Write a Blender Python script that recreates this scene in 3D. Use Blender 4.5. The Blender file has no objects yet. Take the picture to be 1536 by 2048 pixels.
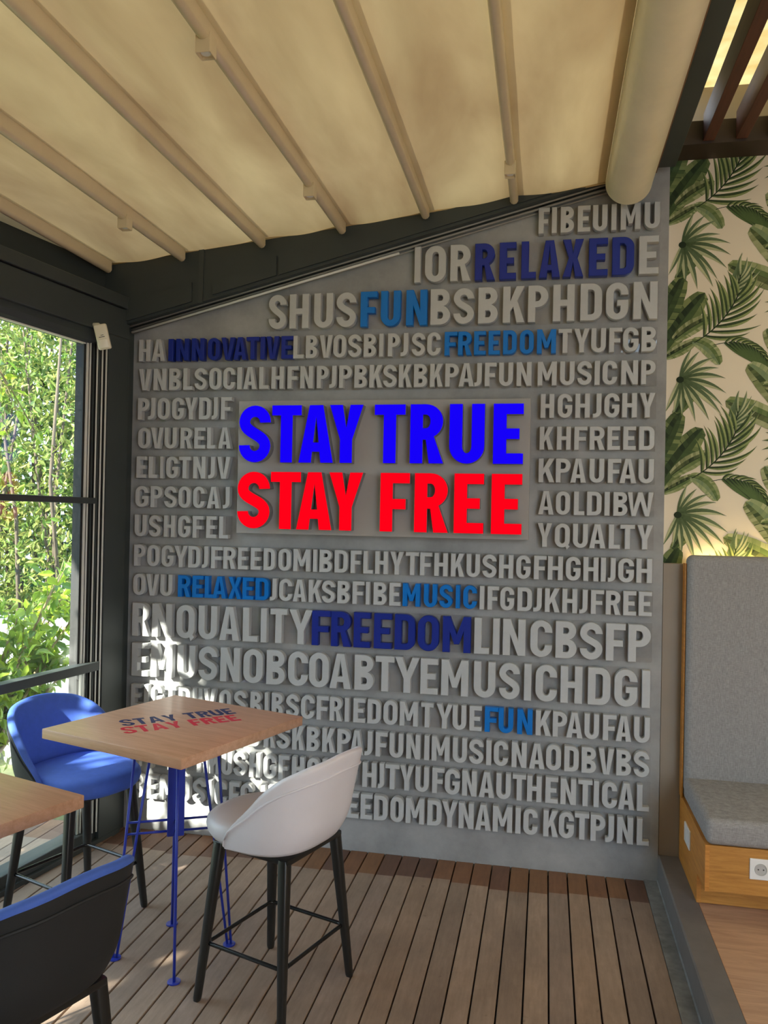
import bpy, bmesh, math, random
from mathutils import Vector, Matrix

# ------------------------------------------------------------------ scene, camera, light
C = bpy.context.scene.collection
SC = bpy.context.scene
PI = math.pi

vs = SC.view_settings
vs.view_transform = 'Standard'
vs.look = 'None'
vs.gamma = 1.0
vs.use_curve_mapping = False
vs.exposure = 0.50

F_PX, PITCH, ROLL, YAW = 1618.085, 0.00663, -0.01997, 0.198264
CAM_H = 1.7
def cam_axes():
    cy, sy = math.cos(YAW), math.sin(YAW)
    f = Vector((-sy, cy, 0)); r = Vector((cy, sy, 0)); d = Vector((0, 0, -1))
    cp, sp = math.cos(PITCH), math.sin(PITCH)
    f2 = f*cp - d*sp; d2 = d*cp + f*sp
    cr, sr = math.cos(ROLL), math.sin(ROLL)
    return r*cr + d2*sr, d2*cr - r*sr, f2
_r, _d, _f = cam_axes()
cam_data = bpy.data.cameras.new('camera')
cam = bpy.data.objects.new('camera', cam_data)
C.objects.link(cam)
m = Matrix.Identity(4)
for i in range(3):
    m[i][0] = _r[i]; m[i][1] = -_d[i]; m[i][2] = -_f[i]
m[2][3] = CAM_H
cam.matrix_world = m
cam_data.sensor_fit = 'HORIZONTAL'
cam_data.sensor_width = 36.0
cam_data.lens = F_PX/1536*36.0
cam_data.clip_start = 0.05
cam_data.clip_end = 200
SC.camera = cam

# sky
SKY = 4.4
world = bpy.data.worlds.new('sky'); SC.world = world
world.use_nodes = True
wn = world.node_tree; wn.nodes.clear()
wo = wn.nodes.new('ShaderNodeOutputWorld'); wb = wn.nodes.new('ShaderNodeBackground')
tc = wn.nodes.new('ShaderNodeTexCoord'); sx = wn.nodes.new('ShaderNodeSeparateXYZ')
rp = wn.nodes.new('ShaderNodeValToRGB')
rp.color_ramp.elements[0].position = 0.35; rp.color_ramp.elements[0].color = (0.30, 0.32, 0.27, 1)
rp.color_ramp.elements[1].position = 0.62; rp.color_ramp.elements[1].color = (0.62, 0.80, 1.0, 1)
mp = wn.nodes.new('ShaderNodeMapRange'); mp.inputs['From Min'].default_value = -1; mp.inputs['From Max'].default_value = 1
wn.links.new(tc.outputs['Generated'], sx.inputs[0]); wn.links.new(sx.outputs['Z'], mp.inputs['Value'])
wn.links.new(mp.outputs[0], rp.inputs[0]); wn.links.new(rp.outputs[0], wb.inputs[0])
wb.inputs[1].default_value = SKY
wn.links.new(wb.outputs[0], wo.inputs[0])

# sun: travels to +X +Y and down
SUN_DIR = Vector((0.62, 1.0, -0.66)).normalized()
sun_d = bpy.data.lights.new('sun', 'SUN'); sun = bpy.data.objects.new('sun', sun_d); C.objects.link(sun)
sun_d.energy = 22.0; sun_d.angle = 0.009; sun_d.color = (1.0, 0.95, 0.84)
sun.rotation_euler = SUN_DIR.to_track_quat('-Z', 'Y').to_euler()
sun.location = (-8, -6, 8)

rng = random.Random(7)

# ------------------------------------------------------------------ materials
def mat(name, col, rough=0.6, metal=0.0, spec=0.5, var=0.0, vscale=8.0, stretch=(1, 1, 1), bump=0.0, bscale=80.0,
        col2=None, emit=None, estr=0.0, rand=0.0, detail=4.0, coat=0.0):
    m = bpy.data.materials.new(name); m.use_nodes = True
    nt = m.node_tree; b = nt.nodes['Principled BSDF']
    b.inputs['Base Color'].default_value = (*col, 1)
    b.inputs['Roughness'].default_value = rough; b.inputs['Metallic'].default_value = metal
    b.inputs['Specular IOR Level'].default_value = spec
    if coat: b.inputs['Coat Weight'].default_value = coat
    L = nt.links
    if var or col2 or bump:
        t = nt.nodes.new('ShaderNodeTexCoord'); mpn = nt.nodes.new('ShaderNodeMapping')
        mpn.inputs['Scale'].default_value = stretch
        L.new(t.outputs['Object'], mpn.inputs[0])
    if var or col2:
        n = nt.nodes.new('ShaderNodeTexNoise'); n.inputs['Scale'].default_value = vscale; n.inputs['Detail'].default_value = detail
        n.inputs['Roughness'].default_value = 0.65
        L.new(mpn.outputs[0], n.inputs[0])
        r = nt.nodes.new('ShaderNodeValToRGB')
        a = col2 if col2 else tuple(c*(1-var) for c in col)
        z = col if col2 else tuple(min(1, c*(1+var)) for c in col)
        r.color_ramp.elements[0].position = 0.32; r.color_ramp.elements[1].position = 0.68
        r.color_ramp.elements[0].color = (*a, 1); r.color_ramp.elements[1].color = (*z, 1)
        L.new(n.outputs[0], r.inputs[0])
        out = r.outputs[0]
        if rand:
            oi = nt.nodes.new('ShaderNodeObjectInfo')
            hv = nt.nodes.new('ShaderNodeHueSaturation')
            mr = nt.nodes.new('ShaderNodeMapRange'); mr.inputs['To Min'].default_value = 1-rand; mr.inputs['To Max'].default_value = 1+rand
            L.new(oi.outputs['Random'], mr.inputs[0]); L.new(mr.outputs[0], hv.inputs['Value']); L.new(out, hv.inputs['Color'])
            out = hv.outputs[0]
        L.new(out, b.inputs['Base Color'])
    if bump:
        n2 = nt.nodes.new('ShaderNodeTexNoise'); n2.inputs['Scale'].default_value = bscale; n2.inputs['Detail'].default_value = 3
        L.new(mpn.outputs[0], n2.inputs[0])
        bp = nt.nodes.new('ShaderNodeBump'); bp.inputs['Strength'].default_value = bump; bp.inputs['Distance'].default_value = 0.004
        L.new(n2.outputs[0], bp.inputs['Height']); L.new(bp.outputs[0], b.inputs['Normal'])
    if emit:
        b.inputs['Emission Color'].default_value = (*emit, 1); b.inputs['Emission Strength'].default_value = estr
    return m

def srgb(r, g, b):
    def f(c):
        c /= 255.0
        return c/12.92 if c <= 0.04045 else ((c+0.055)/1.055)**2.4
    return (f(r), f(g), f(b))

def wood(name, light, dark, stretch, scale=6.0, rough=0.45, bump=0.12, coat=0.0):
    """long grained timber: stretched noise plus fine streaks"""
    m = bpy.data.materials.new(name); m.use_nodes = True
    nt = m.node_tree; L = nt.links; b = nt.nodes['Principled BSDF']
    t = nt.nodes.new('ShaderNodeTexCoord'); mp = nt.nodes.new('ShaderNodeMapping'); mp.inputs['Scale'].default_value = stretch
    L.new(t.outputs['Object'], mp.inputs[0])
    n = nt.nodes.new('ShaderNodeTexNoise'); n.inputs['Scale'].default_value = scale; n.inputs['Detail'].default_value = 8; n.inputs['Roughness'].default_value = 0.7
    n.inputs['Distortion'].default_value = 0.6
    L.new(mp.outputs[0], n.inputs[0])
    r = nt.nodes.new('ShaderNodeValToRGB')
    r.color_ramp.elements[0].position = 0.3; r.color_ramp.elements[1].position = 0.7
    r.color_ramp.elements[0].color = (*dark, 1); r.color_ramp.elements[1].color = (*light, 1)
    L.new(n.outputs[0], r.inputs[0]); L.new(r.outputs[0], b.inputs['Base Color'])
    b.inputs['Roughness'].default_value = rough
    if coat: b.inputs['Coat Weight'].default_value = coat; b.inputs['Coat Roughness'].default_value = 0.2
    bp = nt.nodes.new('ShaderNodeBump'); bp.inputs['Strength'].default_value = bump; bp.inputs['Distance'].default_value = 0.003
    L.new(n.outputs[0], bp.inputs['Height']); L.new(bp.outputs[0], b.inputs['Normal'])
    return m

def glassy(name, r0=.04, tint=(0.93, 0.97, 0.95)):
    """thin clear sheet: mirror-like at grazing angles, otherwise see-through"""
    m = bpy.data.materials.new(name); m.use_nodes = True
    nt = m.node_tree; L = nt.links; nt.nodes.clear()
    o = nt.nodes.new('ShaderNodeOutputMaterial'); mx = nt.nodes.new('ShaderNodeMixShader')
    tr = nt.nodes.new('ShaderNodeBsdfTransparent'); gl = nt.nodes.new('ShaderNodeBsdfGlossy'); lw = nt.nodes.new('ShaderNodeLayerWeight')
    tr.inputs[0].default_value = (*tint, 1); gl.inputs['Roughness'].default_value = 0.0; lw.inputs['Blend'].default_value = 0.5
    pw = nt.nodes.new('ShaderNodeMath'); pw.operation = 'POWER'; pw.inputs[1].default_value = 5.0
    ma = nt.nodes.new('ShaderNodeMath'); ma.operation = 'MULTIPLY_ADD'; ma.inputs[1].default_value = 1-r0; ma.inputs[2].default_value = r0
    L.new(lw.outputs['Facing'], pw.inputs[0]); L.new(pw.outputs[0], ma.inputs[0])
    L.new(ma.outputs[0], mx.inputs[0]); L.new(tr.outputs[0], mx.inputs[1]); L.new(gl.outputs[0], mx.inputs[2]); L.new(mx.outputs[0], o.inputs[0])
    return m

def leafmat(name, attr=True, trans=0.45, rough=0.45):
    m = bpy.data.materials.new(name); m.use_nodes = True
    nt = m.node_tree; L = nt.links; b = nt.nodes['Principled BSDF']; o = nt.nodes['Material Output']
    at = nt.nodes.new('ShaderNodeVertexColor'); at.layer_name = 'Col'
    L.new(at.outputs[0], b.inputs['Base Color']); b.inputs['Roughness'].default_value = rough
    tl = nt.nodes.new('ShaderNodeBsdfTranslucent'); L.new(at.outputs[0], tl.inputs[0])
    mx = nt.nodes.new('ShaderNodeMixShader'); mx.inputs[0].default_value = trans
    L.new(b.outputs[0], mx.inputs[1]); L.new(tl.outputs[0], mx.inputs[2]); L.new(mx.outputs[0], o.inputs[0])
    return m

def canvas(name, col, col2, trans, scale):
    m = bpy.data.materials.new(name); m.use_nodes = True
    nt = m.node_tree; L = nt.links; nt.nodes.clear()
    o = nt.nodes.new('ShaderNodeOutputMaterial')
    t = nt.nodes.new('ShaderNodeTexCoord'); mp = nt.nodes.new('ShaderNodeMapping'); mp.inputs['Scale'].default_value = scale
    L.new(t.outputs['Object'], mp.inputs[0])
    n = nt.nodes.new('ShaderNodeTexNoise'); n.inputs['Scale'].default_value = 2.2; n.inputs['Detail'].default_value = 5; n.inputs['Distortion'].default_value = 0.3
    L.new(mp.outputs[0], n.inputs[0])
    r = nt.nodes.new('ShaderNodeValToRGB'); r.color_ramp.elements[0].position = 0.3; r.color_ramp.elements[1].position = 0.7
    r.color_ramp.elements[0].color = (*col2, 1); r.color_ramp.elements[1].color = (*col, 1)
    L.new(n.outputs[0], r.inputs[0])
    d = nt.nodes.new('ShaderNodeBsdfDiffuse'); tl = nt.nodes.new('ShaderNodeBsdfTranslucent')
    L.new(r.outputs[0], d.inputs[0]); L.new(r.outputs[0], tl.inputs[0])
    mx = nt.nodes.new('ShaderNodeMixShader'); mx.inputs[0].default_value = trans
    L.new(d.outputs[0], mx.inputs[1]); L.new(tl.outputs[0], mx.inputs[2]); L.new(mx.outputs[0], o.inputs[0])
    return m

M = {}
M['concrete'] = mat('grey_plaster', (0.355, 0.357, 0.355), rough=0.75, var=0.22, vscale=3.2, bump=0.15, bscale=60, detail=7)
M['letter'] = mat('grey_letter_paint', (0.54, 0.548, 0.555), rough=0.6, var=0.05, vscale=14, bump=0.12, bscale=160)
M['navy'] = mat('navy_letter_paint', srgb(22, 46, 150), rough=0.35)
M['azure'] = mat('azure_letter_paint', srgb(0, 122, 215), rough=0.35)
M['acrylic'] = glassy('clear_acrylic', .03, (0.985, 0.985, 0.985))
M['signpanel'] = mat('sign_panel_grey', (0.42, 0.40, 0.385), rough=0.6, var=0.04, vscale=5)
M['signside'] = mat('sign_letter_return', (0.25, 0.24, 0.26), rough=0.5)
M['blueglow'] = mat('lit_blue', (0.0, 0.0, 0.02), rough=0.6, spec=0.02, emit=(0.008, 0.0, 1.0), estr=0.66)
M['redglow'] = mat('lit_red', (0.02, 0.0, 0.0), rough=0.6, spec=0.02, emit=(1.0, 0.0, 0.008), estr=0.76)
M['frame'] = mat('dark_grey_aluminium', srgb(66, 72, 72), rough=0.45, metal=0.0, spec=0.4, var=0.06, vscale=4)
M['beam'] = mat('dark_grey_steel', srgb(58, 65, 66), rough=0.5, var=0.08, vscale=3)
M['track'] = mat('pale_aluminium', (0.85, 0.85, 0.80), rough=0.35)
M['trimgrey'] = mat('mid_grey_trim', srgb(150, 148, 144), rough=0.5)
M['gasket'] = mat('black_gasket', (0.015, 0.015, 0.015), rough=0.6)
M['glass'] = glassy('window_glass', .075, (0.96, 0.98, 0.97))
M['rafter'] = mat('cream_aluminium', srgb(220, 204, 170), rough=0.27, var=0.04, vscale=6)
M['roll'] = mat('cream_roll_case', srgb(246, 236, 204), rough=0.32, var=0.04, vscale=5)
M['awning'] = canvas('awning_canvas', srgb(222, 200, 150), srgb(178, 150, 108), 0.045, (1.6, 0.45, 1))
M['awning2'] = canvas('rear_canvas', srgb(240, 220, 160), srgb(205, 170, 100), 0.16, (2.5, 2.5, 1))
M['slat'] = wood('dark_red_timber', srgb(104, 58, 42), srgb(74, 38, 30), (14, 1, 14), 3, 0.5)
M['crossbeam'] = mat('dark_brown_beam', srgb(58, 44, 36), rough=0.6)
M['trimwood'] = wood('brown_trim', srgb(150, 112, 78), srgb(110, 80, 54), (14, 1, 14), 3, 0.5)
M['sensor'] = mat('cream_plastic', srgb(238, 230, 206), rough=0.35)
M['sensorlens'] = mat('frosted_lens', srgb(250, 244, 226), rough=0.25)
M['dark'] = mat('dark_slot', (0.05, 0.045, 0.04), rough=0.5)
M['spotlens'] = mat('spot_lens', (0.85, 0.83, 0.8), rough=0.15)
M['oak'] = wood('oak_veneer', srgb(214, 148, 66), srgb(178, 114, 40), (1, 1, 12), 5, 0.45)
M['oakfront'] = wood('oak_veneer_across', srgb(204, 146, 66), srgb(168, 112, 42), (1.2, 1, 16), 5, 0.45)
M['socketgrey'] = mat('pale_grey_plastic', (0.5, 0.49, 0.47), rough=0.4)
M['white'] = mat('white_plastic', (0.86, 0.85, 0.83), rough=0.3)
M['fill'] = mat('taupe_board', srgb(150, 138, 124), rough=0.6, var=0.03, vscale=4)
M['kerb'] = mat('slate_grey_kerb', srgb(114, 110, 108), rough=0.6, var=0.12, vscale=5, bump=0.1, bscale=40)
M['flash'] = mat('worn_metal_flashing', srgb(124, 126, 126), rough=0.5, var=0.4, vscale=9, bump=0.1, bscale=50)
M['leatherette'] = mat('white_leatherette', srgb(238, 234, 240), rough=0.42, var=0.02, vscale=5, bump=0.04, bscale=240)
M['blue'] = mat('blue_upholstery', srgb(74, 110, 204), rough=0.7, var=0.06, vscale=30, bump=0.08, bscale=260)
M['blackfab'] = mat('black_upholstery', (0.018, 0.02, 0.022), rough=0.65, bump=0.06, bscale=260)
M['blackleg'] = mat('black_lacquered_wood', (0.017, 0.017, 0.016), rough=0.32, bump=0.05, bscale=40)
M['blackmetal'] = mat('black_metal', (0.014, 0.014, 0.014), rough=0.22, metal=0.2)
M['tabletop'] = wood('table_oak', srgb(226, 178, 144), srgb(200, 150, 114), (1.2, 14, 14), 3.2, 0.36, 0.06, 0.15)
M['bluesteel'] = mat('blue_powder_coat', srgb(44, 62, 176), rough=0.3)
M['inknavy'] = mat('navy_print', srgb(44, 52, 100), rough=0.4)
M['inkred'] = mat('red_print', srgb(224, 40, 62), rough=0.4)
M['bark'] = mat('bark', srgb(84, 74, 62), rough=0.9, var=0.25, vscale=12, stretch=(1, 1, .2))
M['twig'] = mat('twig', srgb(150, 130, 96), rough=0.8)
M['leaf'] = leafmat('leaf')
M['ground'] = mat('soil_and_grass', srgb(86, 92, 52), rough=0.95, var=0.3, vscale=3)
M['gardenwall'] = mat('pale_render', srgb(128, 136, 136), rough=0.85, var=0.06, vscale=2)
M['led'] = mat('warm_led', (1, .8, .5), emit=(1.0, 0.72, 0.28), estr=22.0)

def fabric(name, a, b2, s):
    m = bpy.data.materials.new(name); m.use_nodes = True
    nt = m.node_tree; L = nt.links; b = nt.nodes['Principled BSDF']
    t = nt.nodes.new('ShaderNodeTexCoord')
    outs = []
    for sc in ((s, s, s*.12), (s*.12, s*.12, s)):
        mp = nt.nodes.new('ShaderNodeMapping'); mp.inputs['Scale'].default_value = sc; L.new(t.outputs['Object'], mp.inputs[0])
        n = nt.nodes.new('ShaderNodeTexNoise'); n.inputs['Scale'].default_value = 1.0; n.inputs['Detail'].default_value = 2; L.new(mp.outputs[0], n.inputs[0]); outs.append(n.outputs[0])
    ad = nt.nodes.new('ShaderNodeMath'); ad.operation = 'ADD'; L.new(outs[0], ad.inputs[0]); L.new(outs[1], ad.inputs[1])
    hf = nt.nodes.new('ShaderNodeMath'); hf.operation = 'MULTIPLY'; hf.inputs[1].default_value = 0.5; L.new(ad.outputs[0], hf.inputs[0])
    r = nt.nodes.new('ShaderNodeValToRGB'); r.color_ramp.elements[0].position = 0.35; r.color_ramp.elements[1].position = 0.65
    r.color_ramp.elements[0].color = (*a, 1); r.color_ramp.elements[1].color = (*b2, 1)
    L.new(hf.outputs[0], r.inputs[0]); L.new(r.outputs[0], b.inputs['Base Color']); b.inputs['Roughness'].default_value = 0.85
    return m
M['greyfabric'] = fabric('grey_woven_fabric', srgb(134, 131, 130), srgb(168, 165, 164), 420)

def deckmat():
    m = bpy.data.materials.new('weathered_deck_boards'); m.use_nodes = True
    nt = m.node_tree; L = nt.links; b = nt.nodes['Principled BSDF']
    at = nt.nodes.new('ShaderNodeVertexColor'); at.layer_name = 'Col'
    t = nt.nodes.new('ShaderNodeTexCoord')
    def noise(scale, sc, det=6):
        mp = nt.nodes.new('ShaderNodeMapping'); mp.inputs['Scale'].default_value = sc; L.new(t.outputs['Object'], mp.inputs[0])
        n = nt.nodes.new('ShaderNodeTexNoise'); n.inputs['Scale'].default_value = scale; n.inputs['Detail'].default_value = det; n.inputs['Roughness'].default_value = .7
        L.new(mp.outputs[0], n.inputs[0]); return n.outputs[0]
    g = noise(7, (9, 1, 1)); s = noise(2.6, (1.6, 1, 1)); sp = noise(16, (1, .7, 1), 3)
    def mul(c, fac, lo, hi):
        r = nt.nodes.new('ShaderNodeMapRange'); r.inputs['From Min'].default_value = .3; r.inputs['From Max'].default_value = .7
        r.inputs['To Min'].default_value = lo; r.inputs['To Max'].default_value = hi; L.new(fac, r.inputs[0])
        mx = nt.nodes.new('ShaderNodeVectorMath'); mx.operation = 'SCALE'; L.new(c, mx.inputs[0]); L.new(r.outputs[0], mx.inputs['Scale']); return mx.outputs[0]
    c = mul(at.outputs[0], g, .84, 1.12); c = mul(c, s, .78, 1.15)
    r = nt.nodes.new('ShaderNodeMapRange'); r.inputs['From Min'].default_value = .66; r.inputs['From Max'].default_value = .76; r.inputs['To Min'].default_value = 1; r.inputs['To Max'].default_value = .66
    L.new(sp, r.inputs[0]); mx = nt.nodes.new('ShaderNodeVectorMath'); mx.operation = 'SCALE'; L.new(c, mx.inputs[0]); L.new(r.outputs[0], mx.inputs['Scale'])
    L.new(mx.outputs[0], b.inputs['Base Color']); b.inputs['Roughness'].default_value = .62
    bp = nt.nodes.new('ShaderNodeBump'); bp.inputs['Strength'].default_value = .15; bp.inputs['Distance'].default_value = .003
    L.new(g, bp.inputs['Height']); L.new(bp.outputs[0], b.inputs['Normal'])
    return m
M['deck'] = deckmat()
M['laminate'] = wood('laminate_floor', srgb(214, 176, 146), srgb(172, 134, 106), (1.2, 9, 1), 3.0, .4, .05)

def papermat():
    m = bpy.data.materials.new('tropical_wallpaper'); m.use_nodes = True
    nt = m.node_tree; b = nt.nodes['Principled BSDF']
    at = nt.nodes.new('ShaderNodeVertexColor'); at.layer_name = 'Col'
    nt.links.new(at.outputs[0], b.inputs['Base Color']); b.inputs['Roughness'].default_value = .7
    b.inputs['Specular IOR Level'].default_value = .25
    return m
M['paper'] = papermat()

# ------------------------------------------------------------------ object helpers
def link(name, me, m=None, parent=None, loc=None, smooth=False):
    o = bpy.data.objects.new(name, me); C.objects.link(o)
    if m is not None:
        me.materials.clear(); me.materials.append(m)
    if parent is not None: o.parent = parent
    if loc is not None: o.location = loc
    if smooth:
        for p in me.polygons: p.use_smooth = True
    return o

def from_bm(name, bm, m=None, parent=None, loc=None, smooth=False, angle=None):
    bmesh.ops.recalc_face_normals(bm, faces=bm.faces)
    me = bpy.data.meshes.new(name); bm.to_mesh(me); bm.free()
    o = link(name, me, m, parent, loc, smooth)
    if angle is not None:
        for p in me.polygons: p.use_smooth = True
        me.set_sharp_from_angle(angle=angle)
    return o

def thing(name, label, cat, loc=(0, 0, 0), rotz=0.0, group=None):
    o = bpy.data.objects.new(name, None); C.objects.link(o)
    o.location = loc; o.rotation_euler = (0, 0, rotz); o.empty_display_size = .1
    o['label'] = label; o['category'] = cat
    if group: o['group'] = group
    return o

def tag(o, label=None, cat=None, group=None, kind=None):
    if label: o['label'] = label
    if cat: o['category'] = cat
    if group: o['group'] = group
    if kind: o['kind'] = kind
    return o

def dup(root, loc, rotz, label, group=None):
    r = root.copy(); C.objects.link(r); r.location = loc; r.rotation_euler = (0, 0, rotz); r['label'] = label
    if group: r['group'] = group
    for ch in list(root.children):
        c = ch.copy(); C.objects.link(c); c.parent = r
        for g in list(ch.children):
            d = g.copy(); C.objects.link(d); d.parent = c
    return r

def abox(bm, x0, x1, y0, y1, z0, z1, mtx=None, bev=0.0, seg=2):
    g = bmesh.ops.create_cube(bm, size=1.0)
    vv = g['verts']
    for v in vv:
        v.co = Vector((x0+(v.co.x+.5)*(x1-x0), y0+(v.co.y+.5)*(y1-y0), z0+(v.co.z+.5)*(z1-z0)))
    if bev > 0:
        es = list({e for v in vv for e in v.link_edges})
        r = bmesh.ops.bevel(bm, geom=es, offset=bev, segments=seg, profile=.5, affect='EDGES')
        vv = list({v for f in r['faces'] for v in f.verts} | {v for v in vv if v.is_valid})
    if mtx is not None:
        for v in vv: v.co = mtx @ v.co
    return vv

def prism(bm, pts, axis, a, b):
    """extrude a polygon given in the two other axes from a to b along axis"""
    def P(p, t):
        if axis == 'x': return (t, p[0], p[1])
        if axis == 'y': return (p[0], t, p[1])
        return (p[0], p[1], t)
    A = [bm.verts.new(P(p, a)) for p in pts]; B = [bm.verts.new(P(p, b)) for p in pts]
    bm.faces.new(A); bm.faces.new(B[::-1])
    n = len(pts)
    for i in range(n): bm.faces.new((A[i], B[i], B[(i+1) % n], A[(i+1) % n]))

def tube(bm, pts, r, seg=10, closed=False, cap=True, radii=None):
    pts = [Vector(p) for p in pts]; n = len(pts); rings = []
    prev = None
    for i, p in enumerate(pts):
        if closed: t = (pts[(i+1) % n]-pts[i-1])
        else: t = pts[min(i+1, n-1)]-pts[max(i-1, 0)]
        t.normalize()
        if prev is None:
            up = Vector((0, 0, 1)) if abs(t.z) < .9 else Vector((1, 0, 0))
            u = t.cross(up).normalized()
        else:
            u = (prev-t*prev.dot(t)).normalized()
        prev = u; w = t.cross(u)
        rr = radii[i] if radii else r
        rings.append([bm.verts.new(p+(u*math.cos(2*PI*k/seg)+w*math.sin(2*PI*k/seg))*rr) for k in range(seg)])
    m = n if closed else n-1
    for i in range(m):
        a, b = rings[i], rings[(i+1) % n]
        for k in range(seg): bm.faces.new((a[k], a[(k+1) % seg], b[(k+1) % seg], b[k]))
    if cap and not closed:
        bm.faces.new(rings[0][::-1]); bm.faces.new(rings[-1])

def cyl(bm, c, r, h, seg=24, bev=0.0):
    """upright disc from z=c.z to c.z+h"""
    prof = [(0, 0), (r-bev, 0), (r, bev), (r, h-bev), (r-bev, h), (0, h)] if bev else [(0, 0), (r, 0), (r, h), (0, h)]
    rings = []
    for (q, z) in prof:
        if q == 0: rings.append([bm.verts.new((c[0], c[1], c[2]+z))])
        else: rings.append([bm.verts.new((c[0]+q*math.cos(2*PI*k/seg), c[1]+q*math.sin(2*PI*k/seg), c[2]+z)) for k in range(seg)])
    for a, b in zip(rings, rings[1:]):
        for k in range(seg):
            k2 = (k+1) % seg
            if len(a) == 1: bm.faces.new((a[0], b[k2], b[k]))
            elif len(b) == 1: bm.faces.new((a[k], a[k2], b[0]))
            else: bm.faces.new((a[k], a[k2], b[k2], b[k]))

def bx(name, m, parent, *a, bev=0.0, mtx=None):
    bm = bmesh.new(); abox(bm, *a, mtx=mtx, bev=bev)
    return from_bm(name, bm, m, parent)

def struct(o):
    o['kind'] = 'structure'; return o

def colour_attr(me, cols):
    """cols: one colour per polygon"""
    at = me.color_attributes.new('Col', 'FLOAT_COLOR', 'CORNER')
    for p in me.polygons:
        c = cols[p.index]
        for li in p.loop_indices: at.data[li].color = (*c, 1)

# ------------------------------------------------------------------ raised letters (own block alphabet)
def arc(cx, cy, rx, ry, a0, a1, n=9):
    return [(cx+rx*math.cos(math.radians(a0+(a1-a0)*i/n)), cy+ry*math.sin(math.radians(a0+(a1-a0)*i/n))) for i in range(n+1)]

def offs(pts, d):
    out = []
    for i, p in enumerate(pts):
        a = pts[max(i-1, 0)]; b = pts[min(i+1, len(pts)-1)]
        tx, ty = b[0]-a[0], b[1]-a[1]; l = math.hypot(tx, ty) or 1
        out.append((p[0]-ty/l*d, p[1]+tx/l*d))
    return out

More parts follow.
